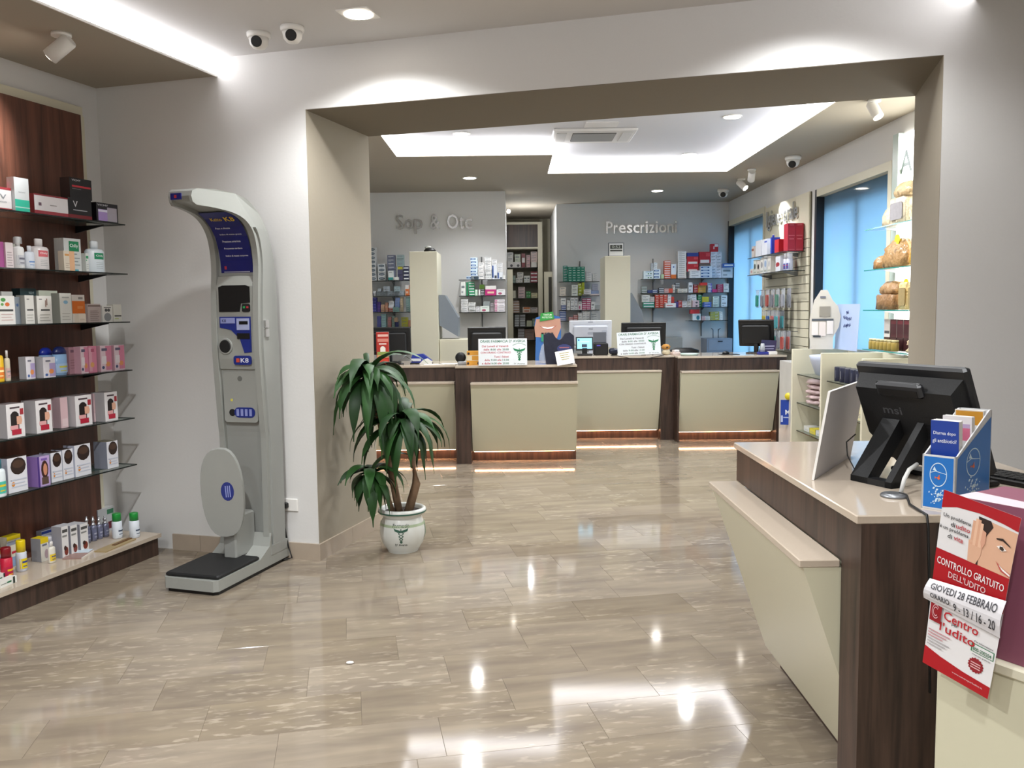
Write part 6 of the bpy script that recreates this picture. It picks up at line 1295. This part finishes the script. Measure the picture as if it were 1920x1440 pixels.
mb = MB(); mb.prism([(-.14, 0), (.14, 0), (.15, .40), (.135, .48), (.05, .50), (-.04, .505), (-.13, .47), (-.145, .40), (-.13, .30)], -.004, .004, M('#2f5f9c', .45), 'y'); mb.obj('backing_card', sm)
mb = MB(); yy = -.0045; mb.quad([(-.135, yy, .26), (.10, yy, .24), (.148, yy, .36), (.14, yy, .46), (-.125, yy, .455), (-.145, yy, .36)], M('#b08470', .5)); mb.quad([(-.09, yy-.001, .385), (-.05, yy-.001, .355), (.0, yy-.001, .34), (.05, yy-.001, .345), (.10, yy-.001, .385), (.06, yy-.001, .372), (.0, yy-.001, .365), (-.05, yy-.001, .372)][::-1], M('#a84a48', .4)); mb.quad([(-.075, yy-.002, .375), (-.04, yy-.002, .355), (.0, yy-.002, .346), (.045, yy-.002, .351), (.08, yy-.002, .375), (.0, yy-.002, .363)], M('#f0ece6', .3)); mb.obj('smile_print', sm)
MB().prism([(-.085, .43), (.075, .455), (.06, .535), (-.075, .52)], -.012, -.006, M('#2f8a3c', .4), 'y').text('TANTUM', 0, .492, .02, M('#d8e8d4', .4), w=.09, y=-.0126).text('PROTECTION', -.004, .465, .018, M('#d8e8d4', .4), w=.11, y=-.0126).obj('top_sign', sm)
mb = MB()
for k in range(4): mb.box(-.07+.035*k, -.042+.035*k, -.014, -.006, .21, .29, M(('#2f8a6a', '#e0e4de', '#c8404a', '#2f8a6a')[k], .4)); mb.box(-.068+.035*k, -.044+.035*k, -.0145, -.006, .29, .305, BLACK)
mb.obj('bottle_print', sm); MB().prism([(0, 0), (.10, 0), (.0, .38)], -.02, .02, M('#c9c4b8', .5), 'x').obj('easel_leg', sm)
cu_ = thing('customer_display', 'small black customer display with light blue screen', 'display', (.885, 10.55, TB))
mb = MB(); mb.X = Matrix.Translation((0, 0, .06)) @ Matrix.Rotation(-.2, 4, 'X'); mb.bbox(-.105, .105, -.012, .012, 0, .165, BLACK, .004); mb.obj('housing', cu_)
mb = MB(); mb.X = Matrix.Translation((0, 0, .06)) @ Matrix.Rotation(-.2, 4, 'X'); mb.box(-.09, .09, -.0132, -.0125, .02, .148, SCREEN); mb.obj('screen', cu_)
mb = MB(); mb.X = Matrix.Translation((0, 0, .06)) @ Matrix.Rotation(-.2, 4, 'X'); mb.box(-.035, .03, -.0142, -.0134, .035, .075, M('#22384a', .4)); mb.box(-.08, -.06, -.0142, -.0134, .115, .135, M('#2a50a0', .4)); mb.box(-.05, .06, -.0142, -.0134, .10, .108, M('#dff2f8', .4)); mb.obj('screen_graphics', cu_)
MB().bbox(-.03, .03, -.02, .02, 0, .09, BLACK, .004).bbox(-.09, .09, -.08, .06, 0, .02, BLACK, .006).obj('foot', cu_)
rp = thing('receipt_printer', 'black receipt printer with raised smoked lid', 'printer', (1.085, 10.62, TB)); MB().bbox(-.085, .085, -.09, .10, 0, .145, BLACK, .01).obj('body', rp); mb = MB(); mb.X = Matrix.Translation((0, .08, .145)) @ Matrix.Rotation(-.15, 4, 'X'); mb.bbox(-.08, .08, -.005, .005, 0, .13, M('#5d5f66', .2), .003); mb.obj('lid', rp); MB().box(-.055, -.01, -.095, -.091, .11, .125, M('#5a50b8', .4)).obj('status_light', rp)
sc_ = thing('barcode_scanner', 'dark blue handheld scanner lying by the second hours board', 'scanner', (1.26, 10.56, TB)); MB().lathe([(.02, -.08), (.04, -.065), (.045, -.02), (.03, .05), (.012, .08)], M('#1c2238', .35), 14, (0, 0, .046), 'x', sy=.9).obj('head', sc_); MB().bbox(-.05, .02, -.02, .02, 0, .02, BLACK, .006).obj('cradle', sc_)
tag(MB().tube([(1.18, 10.36, TB+.006), (1.20, 10.30, TB+.006), (1.25, 10.308, TB+.006), (1.40, 10.306, .985), (1.62, 10.306, .982), (1.80, 10.308, TB+.006), (1.82, 10.4, TB+.006)], .004, BLACK).obj('counter_cable'), 'black cable drooping over the counter edge under the second board', 'cable')
te = thing('plush_dog', 'small tan and white plush dog beside the second hours board', 'plush toy', (1.85, 10.42, TB)); MB().lathe([(.02, 0), (.045, .01), (.05, .04), (.035, .07), (.01, .08)], M('#d6c8a8', .9, bump=.5, scale=80), 14).obj('body', te); MB().lathe([(.01, .06), (.045, .075), (.055, .10), (.035, .125), (.01, .13)], M('#b98440', .9, bump=.5, scale=80), 14, (-.005, -.01, 0)).obj('head', te); MB().lathe([(.004, -.075), (.011, -.070), (.008, -.06)], BLACK, 10, (0, 0, .095), 'y').obj('nose', te)
tag(MB().bbox(-.05, .05, -.04, .04, 0, .035, M('#d8c4bc', .4), .004).bbox(-.03, .04, -.03, .03, .036, .06, M('#e4dedc', .4), .004).obj('tissue_packets', None, (1.96, 10.42, TB), .4), 'small white and pink packets right of the plush dog', 'packets')
tr_ = thing('change_tray', 'round pale glass change tray on the rightmost counter', 'tray', (2.10, 10.28, TB)); MB().lathe([(.09, 0), (.105, .012), (.112, .024), (.106, .022), (.085, .010), (.001, .008)], M('#c3d6d0', .12), 28, cap=False).obj('dish', tr_); MB().lathe([(.001, .001), (.09, .002)], M('#c3d6d0', .12), 28, cap=False).obj('dish_base', tr_)
ms = thing('computer_mouse', 'black mouse on its pad left of the angled monitor', 'mouse', (2.60, 10.36, TB)); MB().bbox(-.12, .10, -.07, .07, 0, .004, BLACK, .001).obj('pad', ms); MB().lathe([(.01, .04), (.03, .034), (.04, .02), (.042, .0045)], BLACK, 16, (-.05, 0, 0), sy=.7).obj('mouse_body', ms)
tp = thing('tester_display', 'violet tester display with clear cup at the counter end', 'display', (3.03, 10.30, TB)); MB().prism([(-.10, 0), (.10, 0), (.115, .16), (-.06, .17)], .03, .04, M('#3b3458', .4), 'y').obj('back_card', tp); MB().box(-.05, .09, .028, .0295, .09, .10, M('#c8c4dc', .4)).box(-.04, .08, .028, .0295, .06, .068, M('#b0acc8', .4)).obj('card_print', tp); MB().lathe([(.03, .03), (.028, .09), (.02, .13)], M('#b9bcc0', .2), 14, (-.06, 0, 0)).obj('cup', tp); MB().bbox(-.12, .03, -.05, .03, 0, .03, M('#2f358a', .35), .004).bbox(.0, .10, -.055, .02, 0, .035, WHITE, .004).obj('tray', tp)

# ================================================================ service columns, cabinets, clock
def column(label, x0, x1, y, ztop, ch, group):
    t = thing('service_column', label, 'column', (0, 0, 0), 0, group)
    MB().bbox(x0, x1, y, y+.64, 0, ztop, CREAMW, .004).obj('body', t)
    MB().prism(ch, y+.12, y+.50, M('#7f8790', .4), 'y').obj('chute', t)
    return t
column('cream service column with blue-grey chute left of Otc shelves', -1.245, -.904, 10.8, 2.30, [(-.90, 1.77), (-.825, 1.765), (-.663, 1.485), (-.665, 1.245), (-.90, 1.39)], 'cream service columns')
column('cream service column with blue-grey chute carrying the clock', 1.31, 1.666, 12.2, 2.30, [(1.668, 1.79), (1.703, 1.79), (1.852, 1.52), (1.874, 1.363), (1.874, 1.22), (1.668, 1.385)], 'cream service columns')
lc = thing('low_cream_cabinet', 'low cream cabinet under the first blue-grey chute', 'cabinet', (0, 0, 0)); MB().bbox(-.899, -.40, 10.85, 11.4, 0, 1.215, CREAMW, .004).obj('body', lc); MB().box(-.89, -.42, 10.845, 10.85, .1, 1.19, CREAMW).obj('door', lc)
lc = thing('low_grey_cabinet', 'low pale cabinet on the far wall right of the clock column', 'cabinet', (0, 0, 0)); MB().bbox(1.90, 2.62, 13.35, 13.68, 0, 1.12, M('#9c9c98', .5), .004).obj('body', lc); MB().box(1.92, 2.24, 13.345, 13.35, .1, 1.1, M('#a6a6a2', .5)).obj('door', lc)
lc = thing('blue_grey_cabinet', 'small blue-grey drawer cabinet with tap-shaped handles by the window', 'cabinet', (0, 0, 0)); MB().bbox(2.97, 3.36, 13.25, 13.66, 0, 1.10, M('#7d8a9c', .4), .004).obj('body', lc); MB().box(3.0, 3.35, 13.245, 13.25, .92, 1.08, M('#8794a6', .4)).obj('drawer', lc); MB().box(3.14, 3.21, 13.235, 13.245, 1.05, 1.065, BLACK).obj('handle', lc)
MB().tube([(3.10, 13.4, 1.10), (3.10, 13.4, 1.23), (3.07, 13.38, 1.25)], .008, STEEL).tube([(3.18, 13.4, 1.10), (3.18, 13.4, 1.23), (3.21, 13.38, 1.25)], .008, STEEL).obj('hooks', lc)
bc = thing('black_office_chair', 'top of a black chair behind the rightmost counter', 'chair', (2.30, 11.60, 0)); MB().lathe([(.16, .0), (.20, .03), (.20, .10), (.10, .13)], BLACK, 18, (0, 0, .91), sy=.35).obj('backrest', bc); MB().bbox(-.22, .22, -.45, 0, .46, .53, BLACK, .03).obj('seat', bc); MB().tube([(0, -.22, 0.03), (0, -.22, .46)], .03, STEEL).tube([(0, 0, .48), (0, .03, .97)], .02, BLACK).obj('post', bc)
for k in range(5): MB().tube([(0, -.22, .06), (.28*math.cos(k*1.257), -.22+.28*math.sin(k*1.257), .02)], .018, BLACK).obj('leg', bc)
ck = thing('desk_clock', 'silver-framed digital clock standing on the cream column', 'clock', (1.49, 12.40, 2.3005)); MB().bbox(-.112, .112, -.02, .02, 0, .20, M('#6f7276', .35, .5), .006).obj('frame', ck); MB().box(-.098, .098, -.022, -.0202, .015, .185, M('#d0d2d4', .35)).obj('face', ck); MB().box(-.085, .085, -.0235, -.0222, .11, .165, M('#2c302f', .3)).box(-.085, .085, -.0235, -.0222, .075, .095, M('#3c403f', .3)).text('0:52', 0, .118, .040, M('#a9b0a8', .4), w=.12, y=-.0242).obj('lcd', ck)
hd = thing('black_headset_case', 'small black and grey case lying on top of the first column', 'case', (-1.0, 10.92, 2.3005)); MB().lathe([(.07, 0), (.075, .02), (.05, .045), (.01, .05)], BLACK, 16, sy=.7).obj('case', hd); MB().lathe([(.04, .045), (.045, .06), (.02, .075)], GREYP, 14, (-.02, 0, 0), sy=.6).obj('strap', hd)

# ================================================================ raised wall lettering
def wall_text(label, words, x, y, z, h, w, rz=0):
    t = thing('wall_lettering', label, 'lettering', (x, y, z), rz)
    for wd_, xo, ww, hh, dz in words:
        MB().text(wd_, xo, dz, hh, M('#c9c8c6', .22, .75), w=ww, y=-.022, depth=.014).obj('letter', t)
        # stand-off pin
        MB().tube([(xo, -.008, dz+hh*.4), (xo, 0, dz+hh*.4)], .004, STEEL).obj('pin', t)
def spread(s, w, h, cap=.20, low=.14):
    """letter by letter layout -> (char, centre, width, height, drop)"""
    wid = {'i': .35, 'r': .55, 't': .5, 'z': .75, 'S': .9, 'O': 1.35, '&': 1.15, ' ': .6, 'c': .85, 'n': .85, 'o': 1.0, 'e': .95, 'p': 1.0, 's': .75, 'P': .9, 'l': .3, 'a': .95, 'g': 1.0, 'I': .35}
    tot = sum(wid.get(c, 1)+.12 for c in s); u = w/tot; x = -w/2; o = []
    for c in s:
        cw = wid.get(c, 1)*u
        if c != ' ':
            hh = h if c in 'SO&PIil' else h*.86 if c == 't' else h*.70; dz = 0
            if c in 'pg': hh = h*.98; dz = -h*.28
            if c in 'l': hh = h*1.04
            o.append((c, x+cw/2, cw, hh, dz))
        x += cw + .12*u
    return o
wall_text('brushed raised letters reading Sop & Otc on the back wall', spread('Sop & Otc', 1.06, .205), -1.04, 12.16, 2.69, 0, 0)
wall_text('brushed raised letters reading Prescrizioni on the back wall', spread('Prescrizioni', 1.12, .185), 2.05, 13.70, 2.735, 0, 0)

# ================================================================ right wall: slatted panel and oral hygiene goods
sw = thing('slatted_wall_panel', 'cream slatted wall panel between the two blue windows', 'wall panel', (3.40, 0, 0))
MB().box(-.018, -.002, 9.93, 11.62, .30, 2.86, M('#6f6a58', .6)).obj('backing', sw)
for k in range(20): MB().box(-.034, -.018, 9.93, 11.62, .302+.102*k, .302+.102*k+.094, CREAMW).obj('slat', sw)
MB().box(-.034, -.018, 9.93, 11.62, 2.342, 2.86, CREAMW).obj('top_board', sw)
wall_text('brushed raised letters reading Igiene orale in the spotlight', spread('Igiene orale', 1.25, .20), 3.366, 10.88, 2.60, 0, 0, RIGHT)
def right_shelf(t, y0, y1, z, x0=3.12, x1=3.365, edge=GLASSEDGE):
    o = MB().box(x0, x1, y0, y1, z-.008, z, GLASS).obj('glass_shelf', t)
    MB().box(x0-.003, x0+.003, y0, y1, z-.0085, z+.0003, edge).box(x0, x1, y0-.003, y0+.003, z-.0085, z+.0003, edge).obj('shelf_edge', o)
    for yb in (y0+.25, y1-.25): MB().prism([(x1, z-.06), (x1, z-.009), (x0+.06, z-.009)], yb-.005, yb+.005, STEEL, 'y').obj('bracket', o)
rs = thing('oral_hygiene_shelves', 'two glass shelves hooked into the slatted panel', 'shelving', (0, 0, 0))
ZR = (2.205, 1.985)
for z in ZR: right_shelf(rs, 10.03, 11.55, z)
RG = 'oral hygiene goods on the right wall'
def rbox(lab, y, z, w, d, h, col, prints=(), x=3.15, side=None, top=None, rz=RIGHT): tag(carton_mesh('carton', w, d, h, col, prints, side, top).obj('carton', None, (x+d/2, y, z+.0006), rz), lab, 'carton', RG)
rbox('small white and copper carton at far end of the upper oral shelf', 11.42, ZR[0], .10, .08, .15, '#dcd2cc', [(0, 1, .60, .80, '#a8644c')])
rbox('large white twin carton, far one on the upper oral shelf', 11.17, ZR[0], .24, .12, .205, '#dfe2ec')
rbox('large white twin carton with blue corner, near one on upper shelf', 10.90, ZR[0], .22, .12, .20, '#dfe2ec', [(.5, 1, .78, .88, '#2f4fc0')])
bottle('bottle', 'bluecap1', (3.20, 10.70, ZR[0]+.0006), RIGHT, .10, .235, 'clear blue mouthwash bottle with pale cap on the upper oral shelf', 'bottle', RG)
rbox('royal blue carton beside the mouthwash bottle', 10.62, ZR[0], .05, .10, .20, '#1f3fb8')
rbox('lone red carton left of the red carton block', 10.40, ZR[0], .16, .10, .158, '#c8202c')
for k, (x, r) in enumerate(((3.172, 0), (3.262, 0), (3.172, 1), (3.262, 1))):
    rbox(('crimson carton of the block of four, lower left', 'crimson carton of the block of four, lower right', 'crimson carton of the block of four, upper left', 'crimson carton of the block of four, upper right')[k], 10.13, ZR[0]+.158*r, .088, .15, .157, '#b8243c', [(.2, .8, .85, .9, '#d87a88'), (.1, .9, .1, .14, '#d8707c')], x=x-.075+.044, rz=0)
rbox('blue and white carton peeking behind the crimson block', 10.27, ZR[0]+.0, .08, .05, .29, '#c4d0e8', [(.2, .8, .7, .8, '#3a5ac0')], x=3.30)
CL = ('#dcd8d2', '#d8dcd4', '#d2cdc8', '#dfdfdb', '#cfd4d8', '#dcdad4')
for k in range(6):
    rbox(f'{("pale pink","white spotted","white black-capped","white grey","pale blue","white plain")[k]} small carton on lower oral shelf, {ORD[k+1]} from far end', 11.47-.155*k, ZR[1], .13, .09, (.08, .19, .17, .20, .21, .20)[k], CL[k], [('E', .5, .55, .3, .2, ('#c89a98', '#3a4a48', '#1e1e22', '#8a8a90', '#8aa4c8', '#b0b0b4')[k]), (.1, .9, .1, .2, '#a9b0a4')])
rbox('white carton with red toothpaste swirl on the lower oral shelf', 10.34, ZR[1], .18, .09, .185, '#d9dce4', [('E', .45, .45, .4, .14, '#9c2430'), (.1, .4, .3, .4, '#b04a50')])
rbox('dark red carton behind the swirl carton on lower oral shelf', 10.40, ZR[1], .20, .05, .21, '#8c1c28', x=3.26)
for k, y in enumerate((10.20, 10.09)):
    bottle('can', 'bluecan', (3.21, y, ZR[1]+.0006), RIGHT, .075, .20, ('white tube with blue cap and red foot, far one at shelf end', 'white tube with blue cap and red foot, near one at shelf end')[k], 'tube', RG)
# hanging blister packs
hk = random.Random(3); cols = ['#2f9a88', '#8a8c94', '#b0564e', '#7f828c', '#5a8a7a', '#9a9ca6', '#b9a83a', '#2f5aa0', '#c06a6a', '#4aa0a8', '#8c90a0', '#3a6ab0']; n = 0
for row, (z, ys) in enumerate(((1.78, (11.30, 11.08, 10.86, 10.66, 10.46, 10.24)), (1.52, (11.0, 10.82, 10.64, 10.48)), (1.28, (10.90, 10.72, 10.56, 10.40, 10.24)))):
    for y in ys:
        t = thing('hanging_toothbrush_pack', f'{ORD[ys.index(y)+1]} clear toothbrush pack from far end, {("upper","middle","lower")[row]} peg row', 'blister pack', (3.365, y, z), RIGHT, 'toothbrush packs on pegs')
        MB().tube([(0, .0, .0), (0, -.20, .0), (0, -.205, .012)], .003, STEEL).obj('peg', t)
        for j in range(2):
            c = cols[n % len(cols)]; h = .22
            MB().prism(rr(-.065, .065, -h, .008, .012), -.18+.07*j, -.176+.07*j, CLEAR if j == 0 else M('#a4a6ae', .3), 'y').obj('card', t)
            MB().prism(rr(-.045, .045, -h+.015, -.06, .02), -.196+.07*j, -.18+.07*j, M(c, .3), 'y').obj('blister', t)
        n += 1

# round cardboard display and handwritten sheet by the big window
cdp = thing('round_cardboard_display', 'round cardboard counter display with white packets standing before the window', 'display', (3.05, 8.55, 1.151), math.radians(-20))
MB().prism([(-.10, 0), (.10, 0), (.10, .12), (.15, .22), (.165, .32), (.14, .42), (.09, .48), (.04, .58), (-.02, .58), (-.08, .48), (-.12, .30), (-.12, .12)], -.004, .004, M('#cbc6bc', .5), 'y').obj('card', cdp)
for k, (x, z, w, h, c) in enumerate(((-.07, .14, .06, .13, '#e2dcd8'), (0, .13, .06, .14, '#dcd2cc'), (.07, .15, .06, .13, '#e2dcd8'), (0, .28, .20, .02, '#4a525a'), (.02, .32, .10, .10, '#8f8a80'), (-.05, .12, .07, .018, '#3a4046'), (0, .50, .05, .02, '#70707a'))): MB().box(x-w/2, x+w/2, -.012, -.005, z, z+h, M(c, .45)).obj('packet', cdp)
MB().prism([(0, 0), (.12, 0), (0, .3)], -.02, .02, M('#b9b3a6', .5), 'x').obj('easel_leg', cdp)
hs = thing('handwritten_sheet', 'pale sheet with blue handwriting leaning before the big window', 'sheet', (3.20, 8.35, 1.151), RIGHT)
mb = MB(); mb.X = Matrix.Rotation(-.05, 4, 'X'); mb.box(-.28, .28, 0, .003, 0, .44, glassmat('tracing_sheet', '#b9c8e4', .75, .4)); mb.obj('sheet', hs)
mb = MB(); mb.X = Matrix.Rotation(-.05, 4, 'X')
for k, (x, z, s_) in enumerate(((.0, .36, .03), (-.05, .31, .05), (.05, .30, .05), (-.03, .23, .05), (.04, .24, .05))): mb.tube([(x-s_+2*s_*i/8, -.001, z+.018*math.sin(i*2.3+k)) for i in range(9)], .003, M('#26356e', .5), 5)
mb.obj('handwriting', hs)

# ================================================================ gondola along the right wall
gd = thing('right_wall_gondola', 'cream low gondola with glass shelves along the right wall under the window', 'gondola', (0, 0, 0))
for y in (8.70, 7.88, 6.95): MB().bbox(2.81, 3.385, y, y+.035, 0, 1.15, CREAMW, .003).obj('end_panel', gd)
MB().box(3.36, 3.385, 6.985, 8.70, 0, 1.15, CREAMW).obj('back_board', gd)
for z in (.90, .615, .335):
    for y0, y1 in ((7.92, 8.695), (6.99, 7.875)):
        o = MB().box(2.86, 3.355, y0, y1, z-.008, z, GLASS).obj('glass_shelf', gd); MB().box(2.857, 2.863, y0, y1, z-.009, z+.0005, GLASSEDGE).obj('shelf_edge', o)
MB().box(2.83, 3.36, 6.99, 8.70, 0, .08, CREAMW).obj('plinth', gd)
br = random.Random(8)
PK = M('#d6bcbc', .5, var=.3, scale=22, bump=.8)
for k in range(10):
    c, r = k % 2, k//2
    mb = MB(); prof = [(.11, 0), (.14, .012), (.135, .034), (.10, .046)]
    mb.lathe(prof, PK, 16, sx=1.12, sy=.95)
    mb.v = [(v[0]+br.uniform(-.016, .016), v[1]+br.uniform(-.016, .016), min(max(v[2]+br.uniform(-.003, .003), 0), .0495)) for v in mb.v]
    tag(mb.obj('pink_bag', None, (3.03, 8.13+.36*c, .6156+.050*r), RIGHT), f'pale pink plastic packet, {ORD[r+1]} from bottom of the {("near","far")[c]} gondola pile', 'packet', 'pink packets in the gondola')
tb = thing('white_tub', 'pale translucent plastic tub standing on the gondola shelf', 'tub', (3.06, 8.30, .9006)); MB().lathe([(.10, 0), (.15, .02), (.20, .16), (.21, .20), (.205, .205), (.19, .17), (.14, .025), (.001, .012)], M('#c3cce0', .3), 20, cap=False).lathe([(.001, .001), (.1, .001)], M('#c3cce0', .3), 20, cap=False).obj('tub_wall', tb)
for k in range(5):
    t = thing('dark_tin', f'dark blue tin with white label, {ORD[k+1]} from the far end of gondola', 'tin', (2.95, 7.80-.12*k, .9006), RIGHT, 'dark tins in the gondola')
    MB().lathe([(.048, 0), (.05, .006), (.05, .125), (.047, .13)], M('#23263c', .3), 16).obj('body', t); MB().lathe([(.0505, .03), (.0505, .10)], M(('#8a8c98', '#d0d0d4', '#3a3a5a')[k % 3], .4), 5, cap=False).obj('label_print', t)
for k in range(4): tag(carton_mesh('gondola_carton', .11, .10, .13, ('#c9ccd4', '#23263c', '#30344a', '#d8cfa8')[k], lines('#70748a', 3)).obj('gondola_carton', None, (2.95, 7.62-.13*k, .6156), RIGHT), f'{("pale grey", "navy", "slate", "cream yellow")[k]} carton on the middle gondola shelf', 'carton', 'cartons in the gondola')
for k in range(4): tag(carton_mesh('gondola_carton', .15, .12, .05, ('#d8d8d4', '#d8c83c', '#c8ccd0', '#e0dfd8')[k], lines('#889090', 3)).obj('gondola_carton', None, (2.98, 8.58-.17*k, .3356), RIGHT), f'{("white", "yellow", "pale grey", "ivory")[k]} flat carton on the lowest gondola shelf', 'carton', 'cartons in the gondola')
bs = thing('blue_floor_sign', 'blue poster sign at the counter end beside the gondola', 'sign', (2.93, 9.35, .30), math.radians(-25)); MB().box(-.03, .25, 0, .006, 0, .27, M('#1d3f9a', .4)).obj('panel', bs); MB().text('MONE', .12, .11, .055, M('#e0e4ee', .4), w=.20, y=-.001).box(0, .2, -.001, 0, .075, .085, M('#b9c4e4', .4)).box(-.025, -.005, -.001, 0, .03, .10, M('#b9c4e4', .4)).obj('lettering', bs); MB().lathe([(.001, -.02), (.035, -.02), (.04, 0)], M('#d8c42a', .4), 14, (.05, .0, .31), 'y').obj('yellow_knob', bs); MB().box(.10, .12, .006, .02, -.30, .27, STEEL).box(.02, .20, -.06, .10, -.30, -.288, STEEL).obj('stand', bs)
dm = thing('striped_pallet_display', 'white marbled end display between counter and gondola', 'display', (3.0, 9.12, 0)); MB().bbox(-.02, .37, 0, .55, 0, .98, M('#c9c6c0', .4, var=.25, scale=6), .004).obj('body', dm)

# ================================================================ backlit bread shelves by the right jamb
bd = thing('backlit_food_shelves', 'backlit wall shelving with teal-edged glass shelves near the right jamb', 'shelving', (0, 0, 0))
MB().box(3.385, 3.395, 6.3, 7.64, 1.155, 3.03, PANEL_LIT).obj('lit_panel', bd)
MB().box(3.35, 3.40, 7.64, 7.75, 1.155, 3.05, M('#b4c4bd', .3)).obj('side_post', bd); MB().text('ALIM', 7.30, 2.70, .19, M('#8f9a98', .3, .5), fn=lambda a, b: (3.378, 14.6-a, b), w=.72).obj('lettering', bd)
ZB = (2.232, 1.882, 1.537, 1.196)
for z in ZB: right_shelf(bd, 6.4, 7.69, z, 3.10, 3.375, GLASSTEAL)
def loaf_bag(lab, name, y, z, x, w, d, h, col, var, bumps, tag_col=None, seed=0, print_col=None):
    r = random.Random(seed); t = thing(name, lab, 'packet', (x, y, z+.0006), RIGHT, 'bread packets on the backlit shelves')
    c_ = lin(col); m = breadmat(tuple(min(q*1.25, 1) for q in c_[:3]), tuple(q*(.75-var*.8) for q in c_[:3]), 14)
    prof = [(.86, 0), (.98, .08), (1, .3), (.95, .5), (.86, .68), (.68, .84), (.45, .95), (.15, 1.0)] if bumps else [(.9, 0), (1, .04), (1, .92), (.9, 1.0)]
    n = 28; mb = MB(); V = []; F = []
    for q, (k, hz) in enumerate(prof):
        for i in range(n):
            a = 2*math.pi*i/n; e = .45 if not bumps else .62
            cx_, sy_ = math.copysign(abs(math.cos(a))**e, math.cos(a)), math.copysign(abs(math.sin(a))**e, math.sin(a))
            j = r.uniform(-.09, .09) if 0 < q else 0
            V.append((w/2*cx_*(k+j), d/2*sy_*(k+j), h*hz))
    for q in range(len(prof)-1):
        for i in range(n): F.append((q*n+i, q*n+(i+1) % n, (q+1)*n+(i+1) % n, (q+1)*n+i))
    F += [tuple(range(n-1, -1, -1)), tuple(range(len(V)-n, len(V)))]
    mb.add(V, F, m, True).obj('wrapped_bread', t)
    if print_col: MB().prism(rr(-w*.36, w*.36, h*.15, h*.8, .02), -d/2-.006, -d/2+.01, M(print_col, .35, var=.3, scale=30), 'y').obj('label_print', t)
    if tag_col: MB().lathe([(.045, -.006), (.045, 0)], M(tag_col, .35), 18, (w*.1, -d*.30, h*.93), 'y').obj('round_sticker', t)
    return t
loaf_bag('grey-white biscuit box with dark picture on the top bread shelf', 'biscuit_packet', 7.12, ZB[0], 3.20, .30, .16, .21, '#d0c2a8', .25, False, None, 1, '#a8a4a8')
loaf_bag('tan rusks bag lying over the biscuit box', 'rusk_packet', 7.05, ZB[0]+.212, 3.20, .34, .18, .12, '#c4aa82', .4, True, None, 2)
loaf_bag('beige rounded packet at far end of the top bread shelf', 'rusk_packet', 7.40, ZB[0], 3.22, .22, .14, .17, '#cbb89a', .25, True, None, 3)
loaf_bag('transparent bag of golden rolls with yellow round sticker', 'roll_bag', 7.22, ZB[1], 3.22, .46, .20, .24, '#a88458', .55, True, '#e2d02a', 4)
loaf_bag('bright yellow bread bag beside the sticker bag', 'roll_bag', 6.80, ZB[1], 3.22, .24, .20, .26, '#c9a040', .45, True, None, 5)
loaf_bag('brown rolls bag at far end of the second bread shelf', 'roll_bag', 7.56, ZB[1], 3.22, .16, .16, .12, '#9c7448', .5, True, None, 6)
loaf_bag('sliced brown loaf in clear wrap, lower one', 'loaf_packet', 7.36, ZB[2], 3.22, .36, .18, .13, '#8c6a48', .3, False, None, 7)
loaf_bag('sliced brown loaf in clear wrap, upper one', 'loaf_packet', 7.34, ZB[2]+.1315, 3.22, .34, .17, .11, '#9c7a54', .3, True, None, 8)
loaf_bag('cream and yellow wafer packet with oval window', 'wafer_packet', 7.02, ZB[2], 3.20, .16, .12, .22, '#d8c28c', .2, False, '#e4cc30', 9, '#b09a6a')
loaf_bag('cream and yellow wafer packet closest to the jamb', 'wafer_packet', 6.85, ZB[2], 3.20, .16, .12, .22, '#d8c28c', .2, False, '#e4cc30', 10, '#b09a6a')
for k in range(4):
    tag(carton_mesh('burgundy_carton', .115, .11, .15, '#4a1420', [(.1, .9, .75, .95, '#7a2c38')] if k else [(0, 1, 0, 1, '#d6d0cc'), (.1, .9, .2, .35, '#5a5a60')], '#c9c4c0').obj('burgundy_carton', None, (3.26, 7.44-.125*k, ZB[3]+.110), RIGHT), ('white-fronted carton before the burgundy cartons' if k == 0 else f'burgundy carton, {ORD[k]} from far end of the lowest bread shelf'), 'carton', 'cartons on the lowest bread shelf')
    tag(carton_mesh('support_carton', .115, .11, .108, '#3c1a20', []).obj('support_carton', None, (3.26, 7.44-.125*k, ZB[3]+.0006), RIGHT), f'dark lower carton, {ORD[k+1]} from far end under the burgundy row', 'carton', 'cartons on the lowest bread shelf')
for k in range(7):
    t = thing('honey_jar', f'small honey jar with pale lid, {ORD[k+1]} from far end of jar row', 'jar', (3.15, 7.60-.075*k, ZB[3]+.0006), RIGHT, 'honey jars on the lowest bread shelf')
    MB().lathe([(.028, 0), (.032, .008), (.032, .065), (.026, .075)], M('#a8914a', .2), 14).obj('jar_body', t); MB().lathe([(.029, .075), (.029, .092)], M('#d6cc9c', .3), 14).obj('lid', t)
loaf_bag('flat pale bread pack, lower one on the lowest shelf', 'bread_pack', 6.78, ZB[3], 3.20, .34, .16, .06, '#cbb893', .25, True, None, 12)
loaf_bag('flat pale bread pack, upper one on the lowest shelf', 'bread_pack', 6.79, ZB[3]+.0605, 3.20, .32, .15, .06, '#d2b896', .25, True, None, 13)
